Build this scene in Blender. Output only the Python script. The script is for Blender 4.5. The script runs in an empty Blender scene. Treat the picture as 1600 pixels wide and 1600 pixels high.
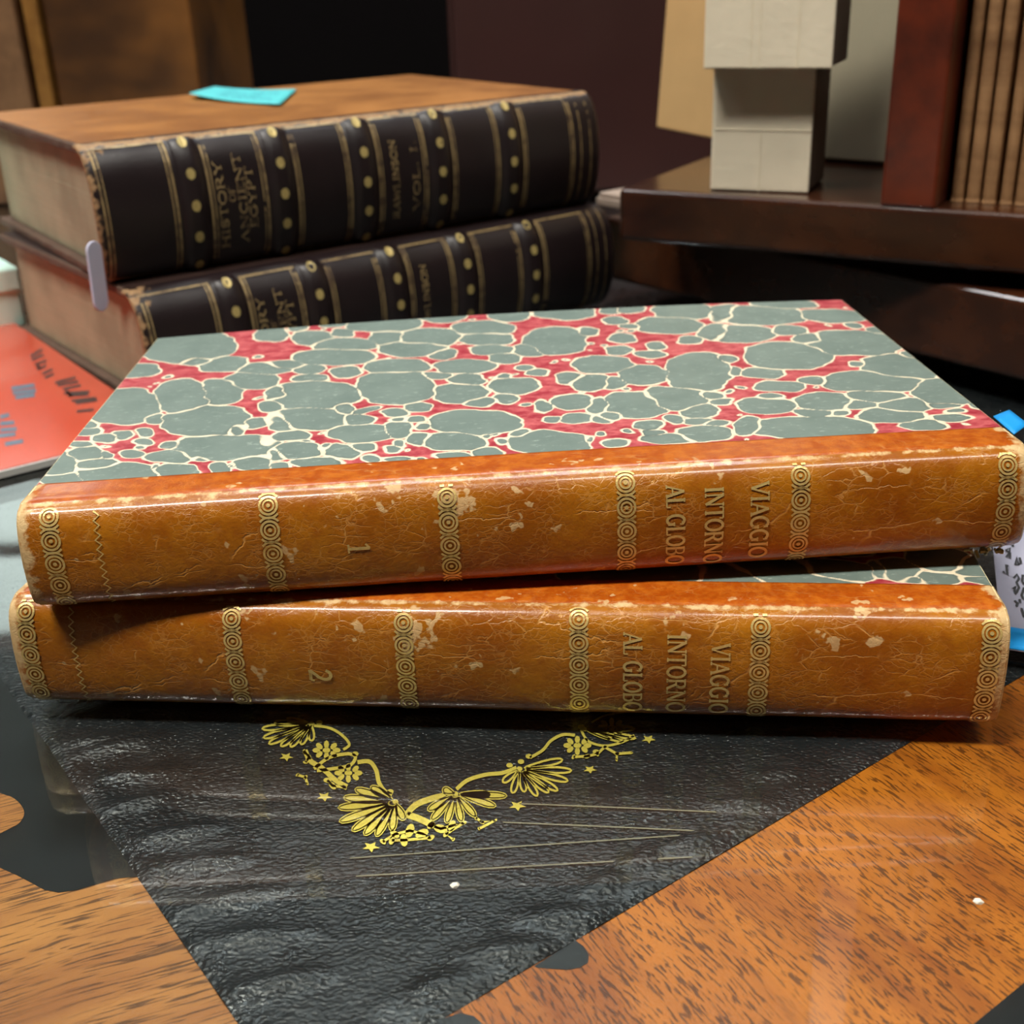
import bpy, math, random
import numpy as np
from mathutils import Vector, Matrix

random.seed(7)
rng = np.random.default_rng(11)
R = math.radians
C = bpy.context.scene.collection
scene = bpy.context.scene

# ------------------------------------------------------------------ camera
CAM_F, CAM_P, CAM_R, CAM_H = 1900.0, 0.42563, 0.03742, 0.14181   # focal length in px of a 1600 px frame
cam = bpy.data.cameras.new('camera'); cam_o = bpy.data.objects.new('camera', cam); C.objects.link(cam_o)
cam.sensor_width = 36.0; cam.lens = 36.0 * CAM_F / 1600.0
cam.clip_start = 0.005; cam.clip_end = 20
cam_o.matrix_world = Matrix.Translation((0, 0, CAM_H)) @ Matrix.Rotation(math.pi / 2 - CAM_P, 4, 'X') @ Matrix.Rotation(-CAM_R, 4, 'Z')
cam.dof.use_dof = True; cam.dof.focus_distance = 0.232; cam.dof.aperture_fstop = 27.0
scene.camera = cam_o

# ------------------------------------------------------------------ world, lamps of the room, exposure
world = bpy.data.worlds.new('world'); scene.world = world; world.use_nodes = True
world.node_tree.nodes['Background'].inputs[0].default_value = (0.9, 0.95, 1.0, 1)
world.node_tree.nodes['Background'].inputs[1].default_value = 0.02
LAMPS = [  # x, y, z, size x, size y, watts, colour
    (-0.55, -0.16, 1.66, 0.60, 0.18, 16.0, (1.0, 0.96, 0.88)),
    (0.46, -0.12, 1.66, 0.70, 0.22, 8.0, (1.0, 0.96, 0.88)),
    (-1.00, 0.80, 1.66, 0.60, 0.10, 5.0, (0.95, 0.98, 1.0)),
    (0.10, 1.30, 1.66, 1.20, 0.30, 9.0, (0.88, 0.95, 1.0)),
]
for i, (x, y, z, sx, sy, w, c) in enumerate(LAMPS):
    L = bpy.data.lights.new('ceiling_lamp_light', 'AREA'); L.shape = 'RECTANGLE'; L.size = sx; L.size_y = sy
    L.energy = w; L.color = c
    o = bpy.data.objects.new('ceiling_lamp_light', L); C.objects.link(o); o.location = (x, y, z - 0.012)
vs = scene.view_settings
vs.view_transform = 'Standard'; vs.look = 'None'; vs.exposure = 1.0; vs.gamma = 1.0; vs.use_curve_mapping = False

cy = scene.cycles
cy.max_bounces = 6; cy.diffuse_bounces = 2; cy.glossy_bounces = 3; cy.transmission_bounces = 2; cy.transparent_max_bounces = 8
cy.use_adaptive_sampling = True; cy.adaptive_threshold = 0.08; cy.adaptive_min_samples = 12; cy.caustics_reflective = False; cy.caustics_refractive = False

# ------------------------------------------------------------------ helpers
def at(px, py, z=None, y=None):
    """the point of the place seen at a pixel, on the level z or at the distance y"""
    u, v = px - 800, py - 800
    c, s = math.cos(CAM_R), math.sin(CAM_R); u, v = c * u - s * v, s * u + c * v
    d = Vector((u, CAM_F * math.cos(CAM_P) - v * math.sin(CAM_P), -(CAM_F * math.sin(CAM_P) + v * math.cos(CAM_P))))
    t = (z - CAM_H) / d.z if z is not None else y / d.y
    return Vector((0, 0, CAM_H)) + d * t

def tag(o, label=None, cat=None, group=None, kind=None):
    if label: o['label'] = label
    if cat: o['category'] = cat
    if group: o['group'] = group
    if kind: o['kind'] = kind
    return o

def thing(name, label, cat, loc=(0, 0, 0), rot=(0, 0, 0), group=None):
    o = bpy.data.objects.new(name, None); C.objects.link(o)
    o.empty_display_size = 0.02; o.location = loc; o.rotation_euler = rot
    return tag(o, label, cat, group)

def mesh(name, verts, faces, mat, parent=None, smooth=False, attrs=None):
    me = bpy.data.meshes.new(name)
    me.from_pydata([tuple(v) for v in verts], [], [tuple(f) for f in faces])
    me.materials.append(mat)
    if attrs:
        for k, vals in attrs.items():
            a = me.attributes.new(k, 'FLOAT', 'POINT'); a.data.foreach_set('value', np.asarray(vals, dtype=np.float32))
    if smooth:
        me.polygons.foreach_set('use_smooth', [True] * len(me.polygons))
    me.update()
    o = bpy.data.objects.new(name, me); C.objects.link(o)
    if parent is not None: o.parent = parent
    return o

def bevel(o, w, seg=2, angle=35):
    b = o.modifiers.new('bevel', 'BEVEL'); b.width = w; b.segments = seg; b.limit_method = 'ANGLE'; b.angle_limit = R(angle)
    b.harden_normals = False
    return o

class MB:
    """collects shapes into one mesh"""
    def __init__(s): s.v = []; s.f = []
    def add(s, v, f):
        n = len(s.v); s.v += [tuple(p) for p in v]; s.f += [tuple(i + n for i in q) for q in f]; return s
    def box(s, a, b, M=None):
        x0, y0, z0 = a; x1, y1, z1 = b
        v = [(x0, y0, z0), (x1, y0, z0), (x1, y1, z0), (x0, y1, z0), (x0, y0, z1), (x1, y0, z1), (x1, y1, z1), (x0, y1, z1)]
        if M is not None: v = [M @ Vector(p) for p in v]
        return s.add(v, [(0, 3, 2, 1), (4, 5, 6, 7), (0, 1, 5, 4), (1, 2, 6, 5), (2, 3, 7, 6), (3, 0, 4, 7)])
    def prism(s, poly, z0, z1):
        n = len(poly)
        v = [(p[0], p[1], z0) for p in poly] + [(p[0], p[1], z1) for p in poly]
        f = [tuple(range(n - 1, -1, -1)), tuple(range(n, 2 * n))] + [(i, (i + 1) % n, n + (i + 1) % n, n + i) for i in range(n)]
        return s.add(v, f)
    def build(s, name, mat, parent=None, bev=0, smooth=False, seg=2):
        o = mesh(name, s.v, s.f, mat, parent, smooth)
        if bev: bevel(o, bev, seg)
        return o

def box(name, a, b, mat, parent=None, bev=0, seg=2):
    return MB().box(a, b).build(name, mat, parent, bev, seg=seg)

def gbox(name, a, b, n, mat, parent=None, fn=None, bev=0):
    """a box cut into n[0] x n[1] columns so that fn can bend it"""
    nx, ny = n; v = []; f = []
    for k in (0, 1):
        for j in range(ny + 1):
            for i in range(nx + 1):
                p = [a[0] + (b[0] - a[0]) * i / nx, a[1] + (b[1] - a[1]) * j / ny, (a[2], b[2])[k]]
                v.append(fn(p) if fn else p)
    w = nx + 1; m = w * (ny + 1)
    for j in range(ny):
        for i in range(nx):
            q = j * w + i
            f.append((q, q + w, q + w + 1, q + 1)); f.append((m + q, m + q + 1, m + q + w + 1, m + q + w))
    for i in range(nx):
        f.append((i, i + 1, m + i + 1, m + i)); q = ny * w + i; f.append((q + 1, q, m + q, m + q + 1))
    for j in range(ny):
        q = j * w; f.append((q + w, q, m + q, m + q + w)); q = j * w + nx; f.append((q, q + w, m + q + w, m + q))
    o = mesh(name, v, f, mat, parent)
    if bev: bevel(o, bev)
    return o

# flat ornament in two dimensions: ribbons and discs, later laid on a surface
class Flat:
    def __init__(s): s.v = []; s.f = []
    def ribbon(s, pts, w, closed=False):
        P = [np.array(p, float) for p in pts]; n = len(P); k = len(s.v)
        for i in range(n):
            a = P[i - 1] if (closed or i > 0) else P[i]; b = P[(i + 1) % n] if (closed or i < n - 1) else P[i]
            t = b - a; L = np.hypot(*t) or 1; nrm = np.array([-t[1], t[0]]) / L
            ww = w[i] if isinstance(w, (list, tuple)) else w
            s.v += [tuple(P[i] + nrm * ww / 2), tuple(P[i] - nrm * ww / 2)]
        m = n if closed else n - 1
        for i in range(m):
            j = (i + 1) % n
            s.f.append((k + 2 * i, k + 2 * i + 1, k + 2 * j + 1, k + 2 * j))
        return s
    def disc(s, c, rx, ry=None, n=14, rot=0):
        ry = rx if ry is None else ry; k = len(s.v)
        for i in range(n):
            a = 2 * math.pi * i / n; x, y = rx * math.cos(a), ry * math.sin(a)
            s.v.append((c[0] + x * math.cos(rot) - y * math.sin(rot), c[1] + x * math.sin(rot) + y * math.cos(rot)))
        s.f.append(tuple(range(k, k + n))); return s
    def ring(s, c, r, w, n=28, a0=0, a1=360):
        full = a1 - a0 >= 360; m = n if full else n + 1
        return s.ribbon([(c[0] + r * math.cos(R(a0 + (a1 - a0) * i / n)), c[1] + r * math.sin(R(a0 + (a1 - a0) * i / n))) for i in range(m)], w, full)
    def poly(s, pts):
        k = len(s.v); s.v += [tuple(p) for p in pts]; s.f.append(tuple(range(k, k + len(pts)))); return s
    def lay(s, name, fn, mat, parent):
        return mesh(name, [fn(*p) for p in s.v], s.f, mat, parent)

# capital letters as pen strokes with serifs: (points, thick?) in a box one high
def arc(cx, cy, rx, ry, a0, a1, n=14):
    return [(cx + rx * math.cos(R(a0 + (a1 - a0) * i / n)), cy + ry * math.sin(R(a0 + (a1 - a0) * i / n))) for i in range(n + 1)]
def vs_(x, top=True, bot=True):
    out = [([(x, 0), (x, 1)], 1)]
    if top: out.append(([(x - .13, 1), (x + .13, 1)], 0))
    if bot: out.append(([(x - .13, 0), (x + .13, 0)], 0))
    return out
FONT = {
    'I': (.36, vs_(.18)),
    'L': (.66, vs_(.16) + [([(.16, 0), (.6, 0)], 0), ([(.6, 0), (.6, .22)], 0)]),
    'T': (.76, vs_(.38, False) + [([(.03, 1), (.73, 1)], 0), ([(.03, 1), (.03, .78)], 0), ([(.73, 1), (.73, .78)], 0)]),
    'E': (.68, vs_(.16) + [([(.16, 0), (.6, 0)], 0), ([(.16, 1), (.6, 1)], 0), ([(.16, .52), (.48, .52)], 0), ([(.6, 0), (.6, .2)], 0), ([(.6, 1), (.6, .8)], 0)]),
    'F': (.64, vs_(.16) + [([(.16, 1), (.6, 1)], 0), ([(.16, .52), (.48, .52)], 0), ([(.6, 1), (.6, .8)], 0)]),
    'H': (.84, vs_(.16) + vs_(.68) + [([(.16, .52), (.68, .52)], 0)]),
    'N': (.86, [([(.15, 0), (.15, 1)], 0), ([(.15, 1), (.71, 0)], 1), ([(.71, 0), (.71, 1)], 0), ([(.02, 1), (.22, 1)], 0), ([(.03, 0), (.27, 0)], 0), ([(.59, 1), (.83, 1)], 0)]),
    'V': (.82, [([(.1, 1), (.41, 0)], 1), ([(.41, 0), (.72, 1)], 0), ([(0, 1), (.23, 1)], 0), ([(.6, 1), (.84, 1)], 0)]),
    'Y': (.8, [([(.1, 1), (.4, .45)], 1), ([(.4, .45), (.7, 1)], 0), ([(.4, .45), (.4, 0)], 1), ([(0, 1), (.22, 1)], 0), ([(.58, 1), (.8, 1)], 0), ([(.27, 0), (.53, 0)], 0)]),
    'A': (.84, [([(.1, 0), (.42, 1)], 0), ([(.42, 1), (.74, 0)], 1), ([(.2, .34), (.63, .34)], 0), ([(0, 0), (.22, 0)], 0), ([(.61, 0), (.86, 0)], 0)]),
    'W': (1.16, [([(.1, 1), (.35, 0)], 1), ([(.35, 0), (.58, .9)], 0), ([(.58, .9), (.82, 0)], 1), ([(.82, 0), (1.05, 1)], 0), ([(0, 1), (.2, 1)], 0), ([(.95, 1), (1.15, 1)], 0)]),
    'O': (.84, [(arc(.42, .5, .34, .49, 90, 270), 1), (arc(.42, .5, .34, .49, 270, 450), 1)]),
    'C': (.76, [(arc(.42, .5, .34, .49, 50, 310), 1), ([(.66, .98), (.66, .72)], 0)]),
    'G': (.84, [(arc(.42, .5, .34, .49, 50, 320), 1), ([(.68, .98), (.68, .74)], 0), ([(.68, .06), (.68, .42)], 1), ([(.54, .42), (.8, .42)], 0)]),
    'S': (.62, [(arc(.31, .74, .21, .25, 30, 270, 10) + arc(.31, .26, .22, .26, 90, -150, 10), 1), ([(.5, .98), (.5, .76)], 0), ([(.1, .02), (.1, .25)], 0)]),
    'R': (.82, vs_(.16) + [([(.16, 1)] + arc(.42, .75, .2, .25, 90, -90, 8) + [(.16, .5)], 0), (arc(.42, .75, .2, .23, 70, -70, 8), 1), ([(.4, .5), (.68, 0)], 1), ([(.6, 0), (.82, 0)], 0)]),
    'B': (.74, vs_(.16) + [([(.16, 1)] + arc(.4, .77, .19, .23, 90, -90, 8) + [(.16, .54)], 0), ([(.16, .54)] + arc(.42, .27, .23, .27, 90, -90, 8) + [(.16, 0)], 0), (arc(.42, .27, .23, .25, 60, -60, 8), 1)]),
    'P': (.7, vs_(.16) + [([(.16, 1)] + arc(.4, .74, .2, .26, 90, -90, 8) + [(.16, .48)], 0), (arc(.4, .74, .2, .24, 70, -70, 8), 1)]),
    'U': (.84, [([(.16, 1), (.16, .3)] + arc(.42, .3, .26, .29, 180, 360, 10) + [(.68, .3), (.68, 1)], 1), ([(.03, 1), (.29, 1)], 0), ([(.57, 1), (.8, 1)], 0)]),
    '1': (.5, [([(.28, 0), (.28, 1)], 1), ([(.08, .8), (.28, 1)], 0), ([(.08, 0), (.48, 0)], 0)]),
    '2': (.64, [(arc(.3, .72, .22, .27, 170, -20, 10) + [(.42, .42), (.08, .03)], 1), ([(.06, .03), (.56, .03)], 1), ([(.56, .03), (.6, .2)], 0)]),
    '.': (.3, [([(.1, .06), (.2, .06)], 2)]),
    ' ': (.42, []),
}
def letters(fl, text, x, y, h, adv=1.0, dirx=(1, 0), up=(0, 1), thick=.15, thin=.075, length=None):
    """draws text into the Flat fl; dirx is the reading direction, up the top of the letters"""
    tot = sum(FONT[c][0] for c in text)
    k = (length / (tot * h)) if length else adv
    p = 0
    for ch in text:
        w, strokes = FONT[ch]
        for pts, th in strokes:
            q = [(x + (dirx[0] * (p + a) * k + up[0] * b) * h, y + (dirx[1] * (p + a) * k + up[1] * b) * h) for a, b in pts]
            fl.ribbon(q, (thin, thick, .12)[th] * h)
        p += w
    return fl

# ------------------------------------------------------------------ materials
class NT:
    def __init__(s, name, rough=0.5, metal=0.0, spec=0.5, coat=0.0, coat_rough=0.1):
        s.m = bpy.data.materials.new(name); s.m.use_nodes = True; s.t = s.m.node_tree
        s.b = s.t.nodes['Principled BSDF']
        s.set(s.b, 'Roughness', rough); s.set(s.b, 'Metallic', metal); s.set(s.b, 'Specular IOR Level', spec)
        s.set(s.b, 'Coat Weight', coat); s.set(s.b, 'Coat Roughness', coat_rough)
    def set(s, n, k, v):
        if isinstance(v, bpy.types.NodeSocket): s.t.links.new(v, n.inputs[k])
        else:
            if isinstance(v, (tuple, list)) and len(v) == 3 and n.inputs[k].type == 'RGBA': v = (*v, 1)
            n.inputs[k].default_value = v
    def nd(s, typ, ins=None, **props):
        n = s.t.nodes.new('ShaderNode' + typ)
        for k, v in props.items(): setattr(n, k, v)
        for k, v in (ins or {}).items(): s.set(n, k, v)
        return n
    def obj(s): return s.nd('TexCoord').outputs['Object']
    def gen(s): return s.nd('TexCoord').outputs['Generated']
    def attr(s, k): return s.nd('Attribute', attribute_name=k).outputs['Fac']
    def map(s, vec, scale=(1, 1, 1), rot=(0, 0, 0), loc=(0, 0, 0)):
        return s.nd('Mapping', {'Vector': vec, 'Scale': scale, 'Rotation': rot, 'Location': loc}).outputs[0]
    def noise(s, vec, scale, detail=3, rough=.55, dist=0, out='Fac'):
        return s.nd('TexNoise', {'Vector': vec, 'Scale': scale, 'Detail': detail, 'Roughness': rough, 'Distortion': dist}).outputs[out]
    def voro(s, vec, scale, feature='F1', out='Distance', rand=1.0):
        return s.nd('TexVoronoi', {'Vector': vec, 'Scale': scale, 'Randomness': rand}, feature=feature).outputs[out]
    def math(s, op, a, b=0.0, c=0.0, clamp=False):
        n = s.nd('Math', operation=op, use_clamp=clamp); s.set(n, 0, a); s.set(n, 1, b); s.set(n, 2, c); return n.outputs[0]
    def ramp(s, v, lo, hi, a=0.0, b=1.0, smooth=True):
        n = s.nd('MapRange', interpolation_type='SMOOTHSTEP' if smooth else 'LINEAR')
        for i, x in enumerate((v, lo, hi, a, b)): s.set(n, i, x)
        return n.outputs[0]
    def mix(s, f, a, b, mode='MIX'):
        n = s.nd('Mix', data_type='RGBA', blend_type=mode); s.set(n, 0, f); s.set(n, 6, a); s.set(n, 7, b); return n.outputs[2]
    def bump(s, h, strength, dist, prev=None):
        n = s.nd('Bump', {'Height': h, 'Strength': strength, 'Distance': dist})
        if prev is not None: s.set(n, 'Normal', prev)
        return n.outputs[0]
    def done(s, color=None, normal=None, rough=None, **kw):
        if color is not None: s.set(s.b, 'Base Color', color)
        if normal is not None: s.set(s.b, 'Normal', normal)
        if rough is not None: s.set(s.b, 'Roughness', rough)
        for k, v in kw.items(): s.set(s.b, k.replace('_', ' '), v)
        return s.m

def lin(r, g, b):
    f = lambda c: ((c / 255) / 12.92) if c / 255 <= .04045 else (((c / 255) + .055) / 1.055) ** 2.4
    return (f(r), f(g), f(b))

def plain(name, col, rough=.5, var=.12, scale=60, bump=0.0, **k):
    t = NT(name, rough, **k); o = t.obj(); n = t.noise(o, scale)
    c = t.mix(n, tuple(x * (1 - var) for x in col), tuple(min(1, x * (1 + var)) for x in col))
    nm = t.bump(t.noise(o, scale * 8, 3), bump, .0004) if bump else None
    return t.done(c, nm)

def wood(name, light, dark, scale=40, rough=.3, rot=0.0, pores=True, stretch=.06, coat=.3, figure=.5, pore=.15):
    t = NT(name, rough, coat=coat, coat_rough=.15)
    v = t.map(t.obj(), rot=(0, 0, rot))
    warp = t.noise(v, 12, 2, out='Color')
    vv = t.nd('VectorMath', {0: v, 1: t.nd('VectorMath', {0: warp, 'Scale': .012}, operation='SCALE').outputs[0]}, operation='ADD').outputs[0]
    st = t.map(vv, scale=(stretch, 1, 1))
    g1 = t.noise(st, scale * 3, 5, .6)
    big = t.noise(t.map(v, scale=(.6, 1, 1)), scale * .5, 3, .5, 1.0)
    f = t.math('ADD', t.math('MULTIPLY', g1, 1 - figure), t.math('MULTIPLY', big, figure))
    col = t.mix(t.ramp(f, .32, .66), dark, light)
    nrm = None
    if pores:
        p = t.noise(t.map(vv, scale=(pore, 1, 1)), scale * 50, 2, .5)
        pm = t.math('MULTIPLY', t.ramp(p, .525, .60), t.ramp(t.noise(v, scale * 1.3, 2), .22, .52))
        col = t.mix(t.math('MULTIPLY', pm, .8), col, tuple(x * .16 for x in dark))
        nrm = t.bump(p, .05, .0003)
    return t.done(col, nrm)

def tan_leather(name, strip=False):
    """glossy tan calf of the two marbled volumes; 'wear' is larger along rubbed ridges and ends"""
    t = NT(name, .34, spec=.4, coat=.5, coat_rough=.14); o = t.obj()
    w = t.attr('wear'); st = t.attr('strip')
    warp = t.noise(o, 300, 3, out='Color')
    wv = t.nd('VectorMath', {0: o, 1: t.nd('VectorMath', {0: warp, 'Scale': .0022}, operation='SCALE').outputs[0]}, operation='ADD').outputs[0]
    big = t.noise(o, 55, 4, .6)
    mid = t.noise(o, 420, 4, .6)
    col = t.mix(t.ramp(big, .3, .7), lin(150, 80, 6), lin(178, 110, 16))
    col = t.mix(t.math('MULTIPLY', t.ramp(mid, .45, .75), .45), col, lin(138, 66, 10))
    red = t.mix(t.ramp(mid, .35, .7), lin(168, 74, 8), lin(194, 104, 24))
    col = t.mix(st, col, red)
    # fine crackle, lighter than the leather, drawn along the book
    cr = t.voro(t.map(wv, scale=(.45, 1, 1)), 420, 'DISTANCE_TO_EDGE')
    crm = t.math('MULTIPLY', t.ramp(cr, .0, .055, 1, 0), t.ramp(t.noise(o, 130, 3), .46, .64))
    cr2 = t.voro(t.map(wv, scale=(.22, 1, 1)), 130, 'DISTANCE_TO_EDGE')
    crm2 = t.math('MULTIPLY', t.ramp(cr2, .0, .018, 1, 0), t.ramp(t.noise(o, 70, 2), .48, .6))
    cr3 = t.voro(t.map(wv, scale=(.6, 1, 1)), 900, 'DISTANCE_TO_EDGE')
    crm3 = t.math('MULTIPLY', t.ramp(cr3, .0, .10, 1, 0), t.ramp(t.noise(o, 180, 3), .40, .62))
    cm = t.math('MAXIMUM', t.math('MAXIMUM', t.math('MULTIPLY', crm, .6), crm2), t.math('MULTIPLY', crm3, .32))
    cm = t.math('MULTIPLY', cm, t.math('SUBTRACT', 1.0, t.math('MULTIPLY', st, .6)))
    col = t.mix(t.math('MULTIPLY', cm, .75), col, lin(222, 165, 92))
    # rubbed, bare places
    wn = t.noise(o, 260, 5, .65)
    wm = t.ramp(t.math('ADD', t.math('MULTIPLY', w, .62), wn), .77, .95)
    sp = t.ramp(t.math('ADD', t.noise(o, 160, 3, .6), t.math('MULTIPLY', t.noise(o, 36, 1), .35)), .83, .86)
    wm = t.math('MAXIMUM', wm, t.math('MULTIPLY', sp, .75))
    col = t.mix(wm, col, t.mix(wn, lin(196, 150, 92), lin(232, 203, 150)))
    h = t.math('SUBTRACT', t.math('MULTIPLY', t.noise(o, 1500, 3), .5), t.math('MULTIPLY', cm, .6))
    nm = t.bump(h, .6, .00028)
    nm = t.bump(t.noise(o, 240, 2), .25, .0006, nm)
    return t.done(col, nm, t.ramp(wm, 0, 1, .33, .6))

def marble(name):
    t = NT(name, .42, spec=.45); o = t.obj()
    j = t.math('MULTIPLY', t.math('SUBTRACT', t.noise(o, 300, 3, .55), .5), .0011)
    g1 = t.math('ADD', t.attr('g1'), j); g2 = t.math('ADD', t.attr('g2'), j)
    half = t.math('MULTIPLY', t.math('SUBTRACT', g2, g1), -.5)
    e = t.math('MAXIMUM', g1, half)
    wv = t.ramp(t.noise(o, 130, 2), .3, .7, .00009, .00030)
    cell = t.mix(t.noise(o, 90, 4, .6), lin(92, 108, 101), lin(126, 140, 131))
    fl = t.ramp(t.noise(t.map(o, scale=(.5, 1, 1)), 900, 4, .7), .56, .72)
    cell = t.mix(t.math('MULTIPLY', fl, .5), cell, lin(178, 192, 178))
    rim = t.math('MULTIPLY', t.ramp(e, -.0007, -.0003), t.ramp(t.noise(o, 60, 1), .5, .65))
    cell = t.mix(t.math('MULTIPLY', rim, .35), cell, lin(60, 74, 70))
    cream = t.mix(t.noise(o, 300, 3), lin(222, 204, 168), lin(240, 230, 204))
    red = t.mix(t.ramp(t.noise(t.map(o, scale=(.6, 1, 1)), 420, 4, .7), .34, .72), lin(152, 38, 52), lin(200, 100, 100))
    c = t.mix(t.ramp(t.math('ADD', e, wv), -.00012, .00008), cell, cream)
    rthr = t.ramp(t.noise(o, 70, 2), .3, .7, .00008, .00030)
    rm = t.ramp(t.math('SUBTRACT', g1, rthr), -.00018, .00022)
    c = t.mix(rm, c, red)
    dot = t.ramp(t.voro(o, 520), .045, .03)
    c = t.mix(t.math('MULTIPLY', t.math('MULTIPLY', dot, rm), .7), c, (.03, .01, .012))
    return t.done(c, t.bump(t.noise(o, 2500, 2), .08, .0001))

def gold(name, col=(.83, .62, .22), rough=.36, fade=.45, dull=(.30, .17, .05), scale=260, metal=1.0):
    t = NT(name, rough, metal=metal); o = t.obj()
    n = t.noise(o, scale, 4, .6)
    m = t.ramp(n, fade - .10, fade + .10)
    c = t.mix(m, dull, col)
    return t.done(c, t.bump(t.noise(o, 1800, 3), .45, .0002), None, Metallic=t.math('MULTIPLY', m, metal))

def dark_spine(name):
    t = NT(name, .42, spec=.45, coat=.12, coat_rough=.3); o = t.obj(); w = t.attr('wear')
    c = t.mix(t.noise(o, 60, 5, .6), lin(16, 11, 12), lin(38, 25, 27))
    wn = t.noise(o, 320, 5, .65)
    wm = t.ramp(t.math('ADD', t.math('MULTIPLY', w, .6), wn), .86, .98)
    c = t.mix(wm, c, t.mix(t.noise(o, 700, 3), lin(92, 58, 36), lin(196, 158, 112)))
    return t.done(c, t.bump(t.noise(o, 1300, 3), .3, .0003), t.ramp(wm, 0, 1, .40, .8))

def page_edge(name, ax, a, b):
    """leaf edges: thin lines across the thickness"""
    t = NT(name, .75); o = t.obj()
    l = t.noise(t.map(o, scale=ax), 1.0, 3, .7)
    c = t.mix(l, a, b)
    c = t.mix(t.math('MULTIPLY', t.ramp(t.noise(o, 35, 4), .35, .7), .5), c, tuple(x * .62 for x in a))
    return t.done(c, t.bump(l, .6, .0004))

def glass_pane(name):
    """clear sheet: lets light straight through and mirrors by the angle, the same for every ray"""
    m = bpy.data.materials.new(name); m.use_nodes = True; nt = m.node_tree; nt.nodes.clear()
    out = nt.nodes.new('ShaderNodeOutputMaterial'); mx = nt.nodes.new('ShaderNodeMixShader')
    tr = nt.nodes.new('ShaderNodeBsdfTransparent'); gl = nt.nodes.new('ShaderNodeBsdfGlossy')
    tr.inputs[0].default_value = (.965, .985, .975, 1); gl.inputs['Roughness'].default_value = .012
    gl.inputs['Color'].default_value = (.96, 1, .99, 1)
    geo = nt.nodes.new('ShaderNodeNewGeometry')
    dot = nt.nodes.new('ShaderNodeVectorMath'); dot.operation = 'DOT_PRODUCT'
    nt.links.new(geo.outputs['Incoming'], dot.inputs[0]); nt.links.new(geo.outputs['Normal'], dot.inputs[1])
    def mth(op, a, b):
        n = nt.nodes.new('ShaderNodeMath'); n.operation = op
        for i, x in enumerate((a, b)):
            if isinstance(x, bpy.types.NodeSocket): nt.links.new(x, n.inputs[i])
            else: n.inputs[i].default_value = x
        return n.outputs[0]
    c = mth('ABSOLUTE', dot.outputs['Value'], 0); f = mth('POWER', mth('SUBTRACT', 1.0, c), 5.0)
    F = mth('ADD', mth('MULTIPLY', f, .955), .045)
    nt.links.new(F, mx.inputs[0]); nt.links.new(tr.outputs[0], mx.inputs[1]); nt.links.new(gl.outputs[0], mx.inputs[2])
    nt.links.new(mx.outputs[0], out.inputs[0])
    return m

def black_leather(name):
    t = NT(name, .36, spec=.5, coat=.15, coat_rough=.2); o = t.obj()
    c = t.mix(t.noise(o, 45, 5, .6), lin(20, 21, 23), lin(40, 43, 45))
    wp = t.noise(o, 500, 2, out='Color')
    vv = t.nd('VectorMath', {0: o, 1: t.nd('VectorMath', {0: wp, 'Scale': .0012}, operation='SCALE').outputs[0]}, operation='ADD').outputs[0]
    g = t.voro(t.map(t.map(vv, rot=(0, 0, R(35.7))), scale=(.75, 1.25, 1)), 1300, 'SMOOTH_F1')
    nm = t.bump(g, .75, .0005)
    nm = t.bump(t.noise(o, 90, 3), .3, .002, nm)
    return t.done(c, nm, t.ramp(t.noise(o, 120, 3), .3, .7, .24, .44))

def emit(name, col, s):
    t = NT(name, .5); return t.done(col, None, None, Emission_Color=col, Emission_Strength=s)

M = {}
M['tan'] = tan_leather('tan_calf')
M['marble'] = marble('marbled_paper')
M['board'] = plain('board_edge_cream', lin(222, 205, 160), .7)
M['pages'] = page_edge('leaf_edges', (8, 8, 3200), lin(196, 178, 140), lin(226, 212, 180))
M['gold'] = gold('gold_stamping', (.74, .53, .19), .34, .38, (.46, .26, .06), metal=.4)
M['gold_bright'] = gold('bright_gold', (.92, .73, .13), .34, .36, (.52, .38, .07), 420, metal=.5)
M['gold_dull'] = gold('dull_gold_lines', (.42, .30, .14), .42, .45, (.14, .09, .05), 220, metal=.4)
M['gold_dot'] = gold('gold_dots', (.52, .40, .15), .40, .34, (.28, .20, .07), 300, metal=.3)
M['line_faint'] = plain('thin_pale_line', lin(132, 124, 100), .45, .3, 300)
M['egypt_spine'] = dark_spine('dark_brown_morocco')
M['egypt_cover'] = None
t = NT('brown_calf_cover', .40, coat=.15, coat_rough=.3); o_ = t.obj()
c_ = t.mix(t.ramp(t.noise(o_, 30, 5, .6), .3, .7), lin(138, 86, 38), lin(174, 116, 58))
c_ = t.mix(t.math('MULTIPLY', t.ramp(t.noise(o_, 200, 4, .6), .55, .7), .4), c_, lin(110, 62, 28))
M['egypt_cover'] = t.done(c_, t.bump(t.noise(o_, 900, 3), .25, .0003))
M['egypt_shaded'] = plain('shaded_calf_cover', lin(44, 27, 22), .5, .3, 90, .3)  # lower volume's cover, with the upper one's shade put into the colour
M['egypt_edge'] = plain('worn_board_edge', lin(96, 74, 60), .75, .45, 220, .6)
M['egypt_pages'] = page_edge('old_leaf_edges', (6, 6, 1500), lin(156, 148, 118), lin(194, 186, 156))
M['wood_r'] = wood('mahogany_veneer_right', lin(196, 114, 28), lin(140, 70, 12), 42, .42, rot=R(96), coat=.06)
M['wood_l'] = wood('mahogany_veneer_left', lin(184, 124, 62), lin(146, 88, 42), 42, .42, rot=R(14.6), coat=.06, pore=.045)
M['ebony'] = plain('ebonised_inlay', lin(24, 25, 24), .35, .3, 80)
M['stand'] = wood('dark_stand_wood', lin(72, 37, 18), lin(36, 18, 12), 26, .26, coat=.5, pores=False, stretch=.12)
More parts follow.
